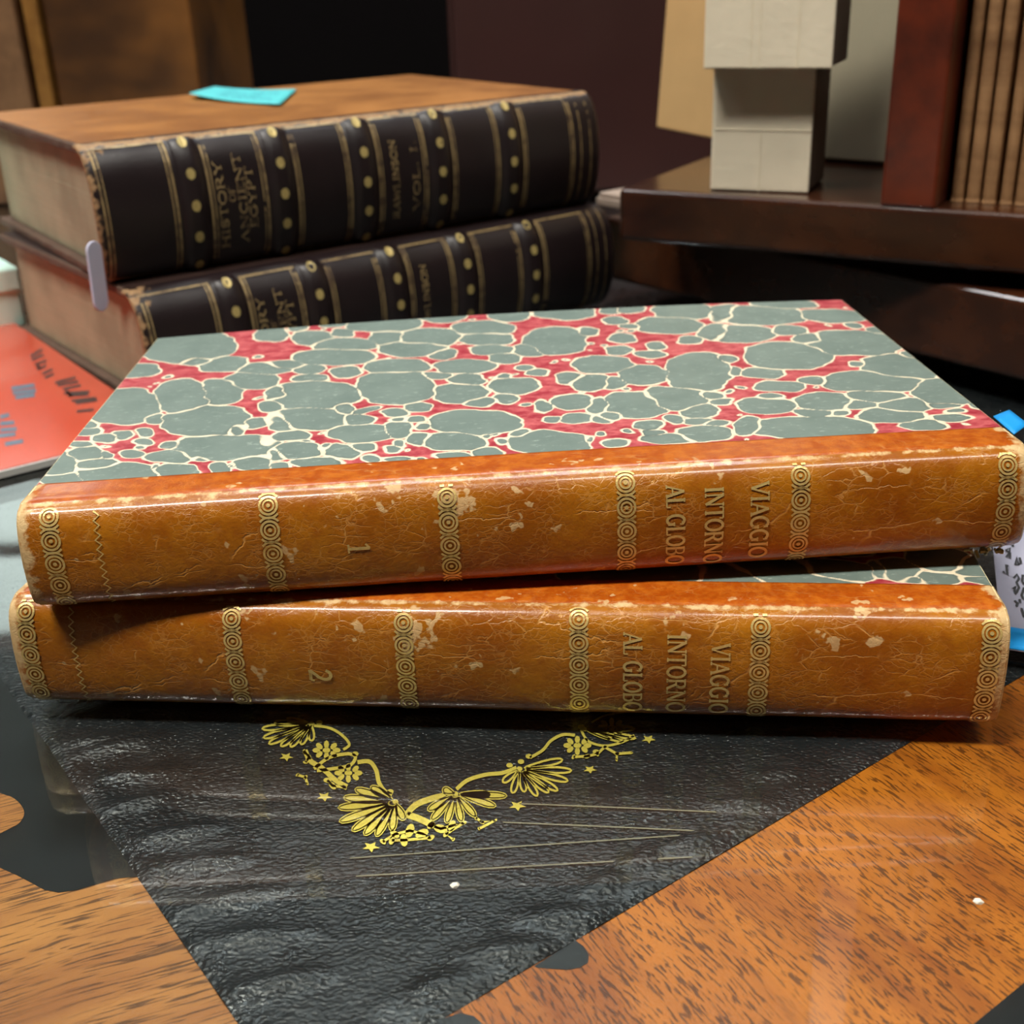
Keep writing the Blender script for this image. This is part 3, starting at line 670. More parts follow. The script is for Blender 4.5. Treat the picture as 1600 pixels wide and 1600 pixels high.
CELLS = """10.9 112.5 0.086 0.017 -0.014 -0.067;2.0 90.9 0.198 0.046 -0.034 -0.171;17.0 96.6 0.233 0.044 -0.042 -0.205;24.8 90.8 0.169 0.028 -0.030 -0.150;34.9 73.9 0.166 0.024 -0.029 -0.148;36.4 83.3 0.161 0.022 -0.040 -0.199;5.6 60.7 0.130 0.032 -0.015 -0.082;19.1 64.5 0.171 0.034 -0.015 -0.079;28.1 66.6 0.196 0.033 -0.021 -0.111;16.0 48.2 0.491 0.108 -0.052 -0.292;28.5 44.8 0.114 0.021 -0.019 -0.105;32.4 37.0 0.621 0.107 -0.091 -0.519;40.1 40.5 0.460 0.067 -0.054 -0.302;36.2 38.0 0.398 0.064 -0.041 -0.231;46.7 40.5 0.306 0.038 -0.027 -0.151;-0.1 47.7 0.388 0.105 -0.053 -0.297;1.9 42.9 0.306 0.083 -0.073 -0.417;7.4 37.1 0.351 0.090 -0.066 -0.380;10.6 38.7 0.508 0.124 -0.065 -0.375;15.6 38.9 0.557 0.127 -0.065 -0.373;2.6 34.1 0.379 0.104 -0.093 -0.540;16.7 32.4 0.570 0.130 -0.067 -0.390;17.1 29.3 0.960 0.221 -0.141 -0.829;23.7 29.2 0.411 0.085 -0.085 -0.496;5.8 27.2 0.291 0.079 -0.038 -0.226;10.0 25.8 0.649 0.167 -0.069 -0.410;1.0 22.7 0.269 0.078 -0.023 -0.140;16.3 25.2 0.417 0.099 -0.086 -0.512;24.8 22.1 0.227 0.047 -0.050 -0.297;31.9 20.4 0.494 0.091 -0.070 -0.419;36.8 25.4 0.094 0.015 -0.024 -0.144;10.4 20.2 0.248 0.065 -0.044 -0.266;4.5 13.0 0.235 0.068 -0.045 -0.282;16.0 13.8 0.138 0.034 -0.028 -0.171;28.3 13.1 0.277 0.056 -0.040 -0.246;23.2 16.2 1.506 0.330 -0.119 -0.724;37.2 13.0 0.468 0.080 -0.052 -0.315;40.0 13.9 1.376 0.220 -0.128 -0.780;43.5 15.2 0.301 0.044 -0.040 -0.240;44.7 18.8 0.495 0.070 -0.088 -0.525;47.8 20.6 0.369 0.047 -0.039 -0.230;49.2 12.0 0.507 0.065 -0.072 -0.440;43.3 61.2 0.322 0.041 -0.037 -0.198;42.7 51.5 0.380 0.050 -0.052 -0.281;33.9 117.7 0.231 0.031 -0.031 -0.144;40.8 123.3 0.432 0.049 -0.061 -0.279;46.1 110.0 0.203 0.021 -0.032 -0.149;50.7 123.8 0.270 0.023 -0.061 -0.277;54.6 113.3 0.316 0.025 -0.050 -0.233;55.7 101.4 0.127 0.010 -0.037 -0.178;54.1 90.1 0.107 0.009 -0.030 -0.147;65.7 120.5 0.108 0.005 -0.027 -0.124;82.3 125.0 0.165 0.001 -0.035 -0.154;94.1 109.0 0.131 -0.004 -0.033 -0.153;78.9 103.0 0.133 0.002 -0.026 -0.121;74.8 92.7 0.123 0.003 -0.030 -0.143;82.5 86.5 0.297 0.001 -0.045 -0.221;67.4 105.5 0.251 0.011 -0.032 -0.151;95.1 98.0 0.153 -0.005 -0.037 -0.176;96.0 86.8 0.197 -0.007 -0.048 -0.235;99.0 78.7 0.269 -0.012 -0.046 -0.229;71.1 77.2 0.136 0.005 -0.033 -0.168;58.2 75.5 0.308 0.024 -0.044 -0.225;48.3 80.3 0.243 0.025 -0.056 -0.282;41.6 85.2 0.185 0.023 -0.055 -0.275;49.6 72.4 0.249 0.026 -0.065 -0.335;88.3 73.7 0.145 -0.002 -0.037 -0.188;71.7 60.9 0.122 0.005 -0.016 -0.082;81.4 67.5 0.314 0.003 -0.073 -0.372;88.9 62.8 0.255 -0.004 -0.046 -0.238;86.9 52.4 0.175 -0.002 -0.028 -0.148;91.3 45.5 0.269 -0.006 -0.052 -0.283;97.6 46.7 0.446 -0.020 -0.052 -0.279;52.2 58.3 0.108 0.011 -0.020 -0.107;52.4 41.1 0.119 0.012 -0.027 -0.149;60.1 46.0 0.450 0.035 -0.039 -0.216;63.2 38.1 0.231 0.016 -0.058 -0.324;72.1 41.5 0.390 0.015 -0.073 -0.401;77.5 43.9 0.339 0.007 -0.063 -0.346;76.6 35.7 0.464 0.012 -0.091 -0.508;73.4 36.3 0.556 0.020 -0.109 -0.608;78.5 30.7 0.708 0.014 -0.092 -0.524;90.2 31.6 0.113 -0.002 -0.025 -0.143;64.9 29.2 0.168 0.011 -0.034 -0.193;73.3 29.8 0.355 0.013 -0.037 -0.212;49.7 30.3 0.259 0.031 -0.067 -0.386;53.3 26.1 0.723 0.077 -0.170 -0.992;44.3 26.1 0.341 0.047 -0.043 -0.249;51.1 21.0 0.184 0.021 -0.039 -0.229;58.1 22.3 0.976 0.089 -0.115 -0.677;57.0 20.0 2.108 0.203 -0.087 -0.516;61.8 18.7 0.269 0.021 -0.044 -0.260;66.2 19.9 0.393 0.025 -0.062 -0.367;78.0 22.9 0.448 0.010 -0.049 -0.285;73.6 21.1 0.837 0.031 -0.096 -0.562;72.4 17.9 0.659 0.028 -0.098 -0.576;85.5 20.1 0.173 -0.001 -0.035 -0.202;92.8 22.3 1.162 -0.035 -0.123 -0.707;94.7 23.0 1.159 -0.043 -0.143 -0.820;95.7 18.3 0.841 -0.035 -0.109 -0.635;92.3 12.6 0.401 -0.012 -0.064 -0.379;85.2 11.5 0.275 -0.001 -0.082 -0.489;56.9 12.5 0.233 0.023 -0.060 -0.363;68.6 12.9 0.549 0.031 -0.082 -0.490;73.6 11.8 0.433 0.017 -0.113 -0.677;101.8 121.6 0.196 -0.009 -0.035 -0.155;117.8 122.6 0.126 -0.011 -0.027 -0.118;113.0 92.6 0.137 -0.011 -0.018 -0.084;105.2 84.9 0.264 -0.016 -0.039 -0.189;131.5 120.5 0.358 -0.044 -0.061 -0.267;136.9 122.1 0.238 -0.033 -0.048 -0.211;151.8 116.8 0.127 -0.023 -0.027 -0.119;163.4 112.3 0.218 -0.046 -0.025 -0.109;145.2 102.2 0.125 -0.021 -0.027 -0.121;131.1 109.6 0.316 -0.040 -0.057 -0.257;122.3 99.5 0.379 -0.040 -0.052 -0.240;134.2 102.9 0.409 -0.056 -0.085 -0.390;130.9 91.2 0.291 -0.038 -0.047 -0.224;128.6 80.1 0.320 -0.042 -0.055 -0.267;138.6 82.5 0.397 -0.063 -0.055 -0.262;135.8 75.6 0.304 -0.047 -0.070 -0.341;157.1 92.9 0.210 -0.043 -0.029 -0.135;148.2 86.7 0.335 -0.062 -0.054 -0.254;122.7 69.0 0.151 -0.018 -0.030 -0.149;106.4 65.3 0.360 -0.024 -0.066 -0.337;103.8 69.3 0.415 -0.025 -0.096 -0.483;99.9 55.5 0.186 -0.009 -0.034 -0.176;98.2 63.6 0.724 -0.031 -0.098 -0.502;114.1 58.5 0.321 -0.030 -0.043 -0.219;118.0 55.2 0.236 -0.025 -0.033 -0.174;124.0 53.4 0.474 -0.060 -0.043 -0.225;131.6 58.4 0.197 -0.029 -0.027 -0.138;145.5 59.6 0.145 -0.028 -0.014 -0.071;154.1 68.3 0.413 -0.087 -0.065 -0.320;153.5 58.1 0.638 -0.138 -0.059 -0.300;112.7 41.5 0.236 -0.022 -0.038 -0.204;105.7 39.4 0.547 -0.039 -0.046 -0.250;118.3 37.6 0.457 -0.052 -0.036 -0.195;127.0 37.2 0.144 -0.021 -0.023 -0.125;135.9 40.2 0.143 -0.024 -0.024 -0.131;120.4 30.6 0.401 -0.050 -0.066 -0.367;140.0 30.8 0.279 -0.053 -0.041 -0.226;146.1 35.9 0.457 -0.095 -0.080 -0.434;144.6 40.9 0.386 -0.077 -0.079 -0.421;112.5 30.3 0.296 -0.029 -0.055 -0.308;107.5 30.2 0.564 -0.045 -0.075 -0.422;118.0 28.8 0.404 -0.047 -0.092 -0.517;127.5 23.4 0.359 -0.055 -0.068 -0.384;133.5 26.0 0.474 -0.081 -0.067 -0.375;99.7 22.6 0.580 -0.032 -0.061 -0.351;105.7 16.1 0.135 -0.010 -0.027 -0.158;114.0 16.0 1.057 -0.114 -0.098 -0.567;119.3 13.8 0.426 -0.054 -0.071 -0.413;122.5 19.9 0.832 -0.113 -0.172 -0.986;130.2 14.4 0.198 -0.033 -0.063 -0.364;138.3 16.4 0.184 -0.036 -0.042 -0.238;138.4 24.1 0.318 -0.060 -0.094 -0.526;142.5 22.1 0.411 -0.085 -0.095 -0.532;128.1 18.7 0.417 -0.065 -0.096 -0.550;171.7 109.0 0.084 -0.020 -0.024 -0.105;182.0 120.7 0.114 -0.029 -0.044 -0.187;191.7 105.6 0.118 -0.035 -0.034 -0.148;162.5 90.7 0.124 -0.027 -0.028 -0.129;176.3 91.8 0.230 -0.060 -0.048 -0.220;189.4 78.0 0.087 -0.027 -0.020 -0.094;179.8 83.0 0.236 -0.065 -0.043 -0.203;199.7 88.7 0.309 -0.102 -0.053 -0.242;169.8 69.0 0.104 -0.027 -0.019 -0.092;160.0 55.5 0.206 -0.049 -0.048 -0.243;199.8 64.6 0.331 -0.117 -0.046 -0.223;194.1 55.4 0.114 -0.039 -0.020 -0.099;184.1 59.4 0.506 -0.157 -0.098 -0.485;183.5 45.2 0.096 -0.031 -0.026 -0.133;161.7 44.8 0.193 -0.049 -0.050 -0.259;157.5 37.3 0.312 -0.076 -0.085 -0.455;155.7 31.9 0.178 -0.043 -0.034 -0.187;168.7 33.0 0.170 -0.049 -0.032 -0.174;170.5 47.8 0.351 -0.098 -0.061 -0.316;180.9 34.4 0.169 -0.055 -0.046 -0.245;175.3 29.7 0.248 -0.077 -0.060 -0.323;184.8 27.2 0.204 -0.071 -0.038 -0.205;197.4 35.7 0.145 -0.055 -0.021 -0.112;193.0 26.4 0.250 -0.094 -0.088 -0.478;200.8 25.0 0.563 -0.229 -0.083 -0.450;164.1 25.5 0.252 -0.070 -0.074 -0.409;169.9 24.4 0.568 -0.170 -0.096 -0.528;180.5 21.2 0.153 -0.052 -0.042 -0.234;194.3 21.8 0.507 -0.197 -0.135 -0.739;191.5 17.9 0.289 -0.111 -0.091 -0.507;161.3 16.2 0.087 -0.024 -0.028 -0.158;184.4 14.4 0.247 -0.090 -0.063 -0.357;148.4 19.7 0.387 -0.088 -0.034 -0.194"""
def marble_fields(xs, ys, cells, seed):
    """signed distances to the nearest and second nearest colour drop on a sheet of marbled paper (metres)"""
    r = np.random.default_rng(seed)
    X, Y = np.meshgrid(xs, ys); X = X.ravel(); Y = Y.ravel()
    wx = .25 * np.sin(Y * 900 + 1.3) + .35 * np.sin(X * 410 + Y * 300) + .12 * np.sin(X * 1300 - Y * 700)
    wy = .25 * np.sin(X * 700 + .4) + .35 * np.sin(Y * 520 - X * 260) + .12 * np.sin(X * 900 + Y * 1500)
    x = X * 1e3 + wx; y = Y * 1e3 + wy
    g1 = np.full(x.shape, 9.0); g2 = np.full(x.shape, 9.5)
    def put(cx, cy, m):
        nonlocal g1, g2
        dx, dy = x - cx, y - cy
        k = (np.abs(m[0] * dx + m[1] * dy) ** 2.3 + np.abs(m[2] * dx + m[3] * dy) ** 2.3) ** (1 / 2.3)
        size = 1 / math.sqrt(max(1e-6, abs(m[0] * m[3] - m[1] * m[2])))
        g = (k - 1.18) * size * .8
        lo = np.minimum(g1, g); g2 = np.minimum(g2, np.maximum(g1, g)); g1 = lo
    for c in cells: put(c[0], c[1], c[2:])
    for k in range(300):
        i = r.integers(len(x)); g = g1[i]
        if g < .75: continue
        rad = min(g * .8, r.uniform(.5, 6.0)) if g > 2.5 else min(g - .35, r.uniform(.45, 1.1))
        if rad < .35: continue
        a = r.uniform(0, 3.1); s = r.uniform(.75, 1.3); ca, sa = math.cos(a), math.sin(a)
        put(x[i], y[i], (ca / rad / s, sa / rad / s, -sa / rad * s, ca / rad * s))
    return g1 * 1e-3, g2 * 1e-3

def parse_cells():
    return [tuple(float(v) for v in t.split()) for t in CELLS.strip().split(';')]

def marbled_book(label, loc, rot, T, W, Tf, bow, bands, zig, title, number, cells, seed, wear_k=1.0):
    L = .20; SW = .0104
    root = thing('marbled_book', label, 'book', loc, rot, 'two marbled volumes stacked in front')
    def bend(p):
        x, y, z = p; k = 1 - (2 * x / L - 1) ** 2
        top = z > T * .5
        return (x, y, z + (bow * k * (.25 + .75 * y / W) if top else 0) - ((T - Tf) * y / W if top else 0))
    # boards, each covered with its marbled sheet
    bt = .0024
    up = gbox('upper_board', (.0002, .0008, T - bt), (L - .0002, W, T), (24, 6), M['board'], root, bend)
    lo = gbox('lower_board', (.0002, .0008, 0.0002), (L - .0002, W, bt), (24, 6), M['board'], root, bend)
    xs = np.linspace(.0004, L - .0004, 400); ys = np.linspace(SW - .0003, W - .0003, 230)
    g1, g2 = marble_fields(xs, ys, cells, seed)
    vv = [bend((a, b_, T + .00012)) for b_ in ys for a in xs]; n = len(xs)
    ff = [(j * n + i, j * n + i + 1, (j + 1) * n + i + 1, (j + 1) * n + i) for j in range(len(ys) - 1) for i in range(n - 1)]
    mp = mesh('marbled_paper', vv, ff, M['marble'], up, True, {'g1': g1, 'g2': g2}); tag(mp, 'grey-green and red marbled paper with cream veins')
    gbox('page_block', (.003, .0005, bt), (L - .003, W - .004, T - bt), (24, 4), M['pages'], root, bend)
    # leather back
    pts = [(SW, T + .0003), (SW * .5, T + .0003), (.0016, T + .00035), (0, T - .0001), (-.0022, T - .0012), (-.0039, T - .0045), (-.0046, T * .52), (-.0040, .0045), (-.0024, .0014), (.0006, -.00005 + .0001), (SW * .5, .0), (SW, .0)]
    sp = Spine(pts, 3, 9)
    us = np.concatenate([[0, .0008], np.linspace(.003, L - .003, 110), [L - .0008, L]])
    def wear(u, i):
        a = abs(sp.cum[i] - sp.cum[sp.i0]); e = min(u, L - u)
        low = abs(sp.cum[i] - sp.cum[sp.i1])
        return wear_k * max(math.exp(-(a / .0011) ** 2) * .60, math.exp(-(e / .0032) ** 2) * .80, math.exp(-(low / .0016) ** 2) * .45, .30 * math.exp(-(a / .006) ** 2))
    def stripf(i): return 1.0 if (i < sp.i0 - 1 or i > sp.i1) else 0.0
    # lift the strip over the board's bow
    s_o = spine_mesh('leather_spine', sp, us, M['tan'], root, .0003, seed, wear_fn=wear, strip_fn=stripf)
    me = s_o.data
    for v in me.vertices:
        if v.co.z > T * .5:
            k = 1 - (2 * v.co.x / L - 1) ** 2; v.co.z += bow * k * (.25 + .75 * max(0, v.co.y) / W) * min(1, (v.co.z - T * .5) / (T * .3)) - (T - Tf) * max(0, v.co.y) / W
    def lay(u, v, off=.00020):
        x, y, z = sp.at(u, v, off)
        if z > T * .5: z += bow * (1 - (2 * x / L - 1) ** 2) * .25 * min(1, (z - T * .5) / (T * .3))
        lo_ = 0
        return (x, y, z)
    A = sp.len
    for k, u0 in enumerate(bands):
        fl = Flat(); pitch = .00475; rr = .00172; v0 = .0034 + (k % 3) * .0006 + random.uniform(-.0003, .0003)
        v = v0
        while v < A - .0016:
            for rad, w in ((rr, .00046), (rr * .60, .00036)): fl.ring((u0, v), rad, w)
            fl.disc((u0, v), .00040)
            for sg in (-1, 1):
                if k % 2 or sg > 0 or v > v0: fl.ring((u0, v), rr * 1.42, .00042, 8, sg * 90 - 48, sg * 90 + 48)
            v += pitch
        for q in np.arange(v0 + pitch / 2 - pitch, A - .001, pitch):
            if q > .0012:
                fl.ribbon([(u0 - .0013, q), (u0 - .0004, q)], .0005); fl.ribbon([(u0 + .0004, q), (u0 + .0013, q)], .0005)
        fl.lay('gold_band', lay, M['gold'], s_o)
    fl = Flat(); z_ = [(zig + (.00055 if i % 2 else -.00055), .0026 + i * .00095) for i in range(int((A - .0035) / .00095))]
    fl.ribbon(z_, .00036); fl.lay('gold_zigzag', lay, M['gold'], s_o)
    fl = Flat()
    for text, u, v, h, ln in title: letters(fl, text, u, v, h, dirx=(0, 1), up=(1, 0), length=ln, thick=.16, thin=.09)
    tag(fl.lay('gold_title', lay, M['gold'], s_o), 'stamped gold title lettering')
    fl = Flat(); text, u, v, h = number
    letters(fl, text, u, v, h, dirx=(0, 1), up=(1, 0), adv=1.1, thick=.16, thin=.1); fl.lay('gold_number', lay, M['gold'], s_o)
    return root, s_o

CL = parse_cells()
T1, T2 = .0249, .0220
rr_ = np.random.default_rng(5)
cells_low = []
def local_low(px, py):
    c, s = math.cos(-.10854), math.sin(-.10854); p = at(px, py, z=T1) - Vector((-.10445, .22478, T1))
    return (p.x * c + p.y * s) * 1e3, (-p.x * s + p.y * c) * 1e3
for px, py, rx, ry in [(1220, 900, 14, 7), (1140, 905, 14, 7), (1030, 900, 18, 6), (1290, 893, 10, 5), (1375, 890, 2.2, 4), (1402, 888, 4, 5), (1470, 872, 6, 5), (1465, 903, 5, 2.6), (1530, 885, 5, 5), (1545, 905, 5, 2), (1430, 905, 3, 1.5)]:
    x, y = local_low(px, py); cells_low.append((x, y, 1 / rx, 0, 0, 1 / ry))
bookB, spB = marbled_book('lower tan-spined marbled volume numbered 2, lying on the glass', (-.10445, .22478, .0001), (0, 0, -.10854), T1, .1237, T1 - .0024, 0.0,
    [.0038, .0475, .0828, .1178, .1531, .1965], .0136,
    [('VIAGGIO', .1438, .0075, .0035, .0168), ('INTORNO', .1353, .0058, .0035, .0184), ('AL GLOBO', .1267, .0056, .0035, .0186)], ('2', .0628, .0150, .0044), cells_low, 3, 1.0)
bookT, spT = marbled_book('upper tan-spined marbled volume numbered 1, on top of the other one', (-.0963, .21854, .02589), (-.01738, -.01015, .03388), T2, .1237, T2, .0016,
    [.0064, .0489, .0838, .1190, .1537, .1952], .0155,
    [('VIAGGIO', .1438, .0048, .0035, .0165), ('INTORNO', .1347, .0054, .0035, .0168), ('AL GLOBO', .1270, .0046, .0035, .0172)], ('1', .0638, .0120, .0042), CL, 21, 1.0)
# frayed gilt end bits showing between the two volumes at the right
fr = MB()
for k in range(22):
    s = random.uniform(.0002, .0006); c = Vector((.1935 + random.uniform(-.0035, .004), -.0006 + random.uniform(-.001, .001), -.0008 + random.uniform(-.0007, .0006)))
    Mx = Matrix.Translation(c) @ Matrix.Rotation(random.uniform(0, 3), 4, (random.random(), random.random(), 1)); fr.box((-s * 1.6, -s * .6, -s * .5), (s * 1.6, s * .6, s * .5), Mx)
fr.build('frayed_headband', M['gold_dot'], bookT)

# ------------------------------------------------------------------ the two dark-backed volumes behind
def egypt_book(label, loc, rz, T, seed, cover):
    L, W = .2084, .143
    root = thing('leather_book', label, 'book', loc, (0, 0, rz), 'two dark-spined old volumes stacked behind')
    bt = .0032
    rr = random.Random(seed)
    def rag(p): return (p[0] + rr.uniform(-.0003, .0003), p[1] + rr.uniform(-.0003, .0003), p[2])
    for nm, z0 in (('upper_board', T - bt), ('lower_board', .0001)):
        bd = gbox(nm, (-.003, .0005, z0), (L + .001, W + .002, z0 + bt - .0002), (40, 26), M['egypt_edge'], root, rag, .0006)
        zc = z0 + bt - .0002 if nm == 'upper_board' else z0
        if nm == 'upper_board':
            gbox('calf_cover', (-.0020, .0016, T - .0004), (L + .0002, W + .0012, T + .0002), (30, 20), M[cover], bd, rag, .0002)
    box('page_block', (.0005, .001, bt), (L - .003, W - .004, T - bt), M['egypt_pages'], root, .0004)
    pts = [(.0050, T + .0004), (.0022, T + .0004), (0, T - .0002), (-.0038, T - .0030), (-.0072, T * .78), (-.0088, T * .5), (-.0072, T * .22), (-.0038, .0030), (0, .0003), (.0022, .0001), (.0040, .0001)]
    sp = Spine(pts, 2, 8, 5)
    bands = [.0295, .0632, .0972, .1305, .1645]
    def extra(u):
        return sum(.0016 * max(0.0, 1 - ((u - b_) / .0046) ** 4) if abs(u - b_) < .0046 else 0.0 for b_ in bands)
    sp.extra = extra
    u0, u1 = -.0050, L + .0015
    us = sorted(set([u0, u0 + .0008, u1 - .0008, u1] + [round(float(x), 5) for x in np.linspace(u0 + .002, u1 - .002, 70)] + [round(b_ + d, 5) for b_ in bands for d in (-.0046, -.0043, -.0036, -.002, 0, .002, .0036, .0043, .0046)]))
    jw = .95 if seed == 31 else .35
    def wear(u, i):
        a = abs(sp.cum[i] - sp.cum[sp.i0]); e = u - u0; e2 = u1 - u
        b_ = abs(sp.cum[i] - sp.cum[sp.i1])
        return max(jw * math.exp(-(a / .0026) ** 2), .8 * math.exp(-(e / .0035) ** 2), .45 * math.exp(-(e2 / .002) ** 2), .55 * math.exp(-(b_ / .002) ** 2), .85 * math.exp(-(a / .010) ** 2) * math.exp(-(e / .014) ** 2))
    s_o = spine_mesh('leather_spine', sp, us, M['egypt_spine'], root, .0016, seed, .00018, wear, None)
    A = sp.len
    lay = lambda u, v: sp.at(u, v, .00022)
    for b_ in bands:
        for k in range(5):
            Flat().disc((b_, .0042 + k * (A - .0085) / 4.1), .00165, .00190, 14).lay('gold_dot', lay, M['gold_dot'], s_o)
    edges = [u0 + .0030] + [x for b_ in bands for x in (b_ - .0062, b_ + .0062)] + [L - .0125]
    for a, b_ in zip(edges[0::2], edges[1::2]):
        fl = Flat()
        for q, w in ((0, .00075), (.0014, .00045)):
            fl.ribbon([(a + q, .0018 + t * (A - .0040) / 12) for t in range(13)], w); fl.ribbon([(b_ - q, .0018 + t * (A - .0040) / 12) for t in range(13)], w)
        n = 8
        for v in (.0022, A - .0026): fl.ribbon([(a + (b_ - a) * t / n, v) for t in range(n + 1)], .0008)
        fl.lay('gold_frame', lay, M['gold_dull'], s_o)
    fl = Flat()
    for u in (L - .0085, L - .0035): fl.ribbon([(u, .0018 + t * (A - .0040) / 12) for t in range(13)], .0005)
    fl.lay('gold_line', lay, M['gold_dull'], s_o)
    fl = Flat()
    kw = dict(dirx=(0, -1), up=(-1, 0), thick=.2, thin=.12)
    letters(fl, 'HISTORY', .0412, A * .82, .0027, length=A * .60, **kw)
    letters(fl, 'OF', .0447, A * .50, .0022, length=A * .10, **kw)
    letters(fl, 'ANCIENT', .0487, A * .80, .0027, length=A * .62, **kw)
    letters(fl, 'EGYPT', .0524, A * .70, .0027, length=A * .42, **kw)
    tag(fl.lay('gold_title', lay, M['gold_dull'], s_o), 'stamped gold title lettering')
    fl = Flat()
    letters(fl, 'RAWLINSON', .1116, A * .80, .0026, length=A * .58, **kw)
    if seed == 31: letters(fl, 'VOL. I.', .1205, A * .76, .0026, length=A * .52, **kw)
    fl.lay('gold_author', lay, M['gold_dull'], s_o)
    return root
e1 = egypt_book('lower dark-spined volume with gold dots, lying on the glass behind the marbled pair', (-.1234, .4096, .0001), .650, .0436, 32, 'egypt_shaded')
e2 = egypt_book('upper dark-spined volume with brown calf cover bearing a turquoise note', (-.1360, .4231, .0440), .5919, .0463, 31, 'egypt_cover')

# ------------------------------------------------------------------ papers on and beside the books
def sheet(name, corners, mat, parent=None, n=8, curl=None, th=.00025):
    """a thin paper from four corners (a, b, c, d going round), with thickness and an optional curl"""
    a, b, c, d = [Vector(p) for p in corners]; v = []; nrm = (b - a).cross(d - a).normalized()
    for k in (0, 1):
        for j in range(n + 1):
            for i in range(n + 1):
                s, t = i / n, j / n; p = (a * (1 - s) + b * s) * (1 - t) + (d * (1 - s) + c * s) * t
                if curl: p = p + nrm * curl(s, t)
                v.append(p + nrm * (th * k))
    w = n + 1; m = w * w; f = []
    for j in range(n):
        for i in range(n):
            q = j * w + i; f.append((q, q + w, q + w + 1, q + 1)); f.append((m + q, m + q + 1, m + q + w + 1, m + q + w))
    for i in range(n):
        f += [(i, i + 1, m + i + 1, m + i), (n * w + i + 1, n * w + i, m + n * w + i, m + n * w + i + 1), ((i + 1) * w, i * w, m + i * w, m + (i + 1) * w), (i * w + n, (i + 1) * w + n, m + (i + 1) * w + n, m + i * w + n)]
    return mesh(name, v, f, mat, parent, True)

zt2 = .0440 + .0463 + .0003
tn = thing('sticky_note', 'turquoise sticky note curling on the brown cover of the upper dark volume', 'note', at(380, 155, z=zt2))
o0 = tn.location.copy()
cs = [at(296, 155, z=zt2) - o0, at(438, 167, z=zt2) - o0, at(464, 143, z=zt2) - o0, at(336, 139, z=zt2) - o0]
sheet('paper', cs, M['teal_note'], tn, 10, lambda s, t: .0002 + .0014 * (1 - s) ** 2 * (1 - t) + .0008 * (2 * s - 1) ** 2)
fl = Flat()
for j in range(3):
    for i in range(4):
        if random.random() < .8: fl.ribbon([(.25 + .16 * i, .25 + .2 * j), (.33 + .16 * i, .33 + .2 * j), (.37 + .16 * i, .22 + .2 * j)], .03)
def on_note(s, t):
    a, b, c, d = cs; p = (a * (1 - s) + b * s) * (1 - t) + (d * (1 - s) + c * s) * t
    return p + Vector((0, 0, .0006 + .0014 * (1 - s) ** 2 * (1 - t) + .0008 * (2 * s - 1) ** 2))
fl.lay('handwriting', on_note, plain('faint_blue_ink', lin(58, 150, 170), .6), tn)

# white price tag hanging from the end of the upper dark volume
pt = at(152, 432, y=.408); tg = thing('price_tag', 'narrow lilac-white paper tag hanging at the end of the dark volumes', 'tag', pt, (0, R(3), R(60)))
h, w = .0118, .0032
prof = [(w * math.cos(R(a)), h - w + w * math.sin(R(a))) for a in range(0, 181, 20)] + [(w * math.cos(R(a)), -h + w + w * math.sin(R(a))) for a in range(180, 361, 20)]
b = MB(); n = len(prof)
b.add([(x, -.0005, z) for x, z in prof] + [(x, .0005, z) for x, z in prof], [tuple(range(n)), tuple(range(2 * n - 1, n - 1, -1))] + [(i, n + i, n + (i + 1) % n, (i + 1) % n) for i in range(n)])
b.build('card', M['tag_paper'], tg, .0003)

# bright blue slip sticking out of the upper marbled volume, and the handwritten slip beside the lower one
def plate(name, corners, mat, parent, th=.0003): return sheet(name, corners, mat, parent, 4, None, th)
zb = .0466
bl = thing('page_marker', 'bright blue paper marker sticking out of the right end of the upper marbled book', 'marker', at(1572, 660, z=zb))
o0 = bl.location.copy()
plate('paper', [at(1584, 680, z=zb) - o0, at(1606, 664, z=zb) - o0, at(1577, 642, z=zb) - o0, at(1552, 652, z=zb) - o0], M['blue_note'], bl)
sl = thing('price_slip', 'white handwritten price slip leaning behind the right end of the lower marbled book', 'slip', Vector((.118, .235, .0003)))
o0 = sl.location.copy()
A_, B_, C_, D_ = Vector((.1060, .228, .0012)), Vector((.154, .208, .0012)), Vector((.163, .250, .022)), Vector((.1155, .270, .022))
slc = [p - o0 for p in (A_, B_, C_, D_)]
plate('paper', slc, M['tag_paper'], sl)
def on_slip(s, t):
    a, b, c, d = slc; p = (a * (1 - s) + b * s) * (1 - t) + (d * (1 - s) + c * s) * t; n_ = (b - a).cross(d - a).normalized()
    return p + n_ * .0005
def slip_uv(px, py):
    n_ = (B_ - A_).cross(D_ - A_); p0 = Vector((0, 0, CAM_H)); d_ = at(px, py, y=.2) - p0
    p = p0 + d_ * ((A_ - p0).dot(n_) / d_.dot(n_)); r_ = p - A_; e1_, e2_ = B_ - A_, D_ - A_
    g11, g12, g22 = e1_.dot(e1_), e1_.dot(e2_), e2_.dot(e2_); k1, k2 = r_.dot(e1_), r_.dot(e2_); dt = g11 * g22 - g12 * g12
    return ((k1 * g22 - k2 * g12) / dt, (k2 * g11 - k1 * g12) / dt)
fl = Flat()
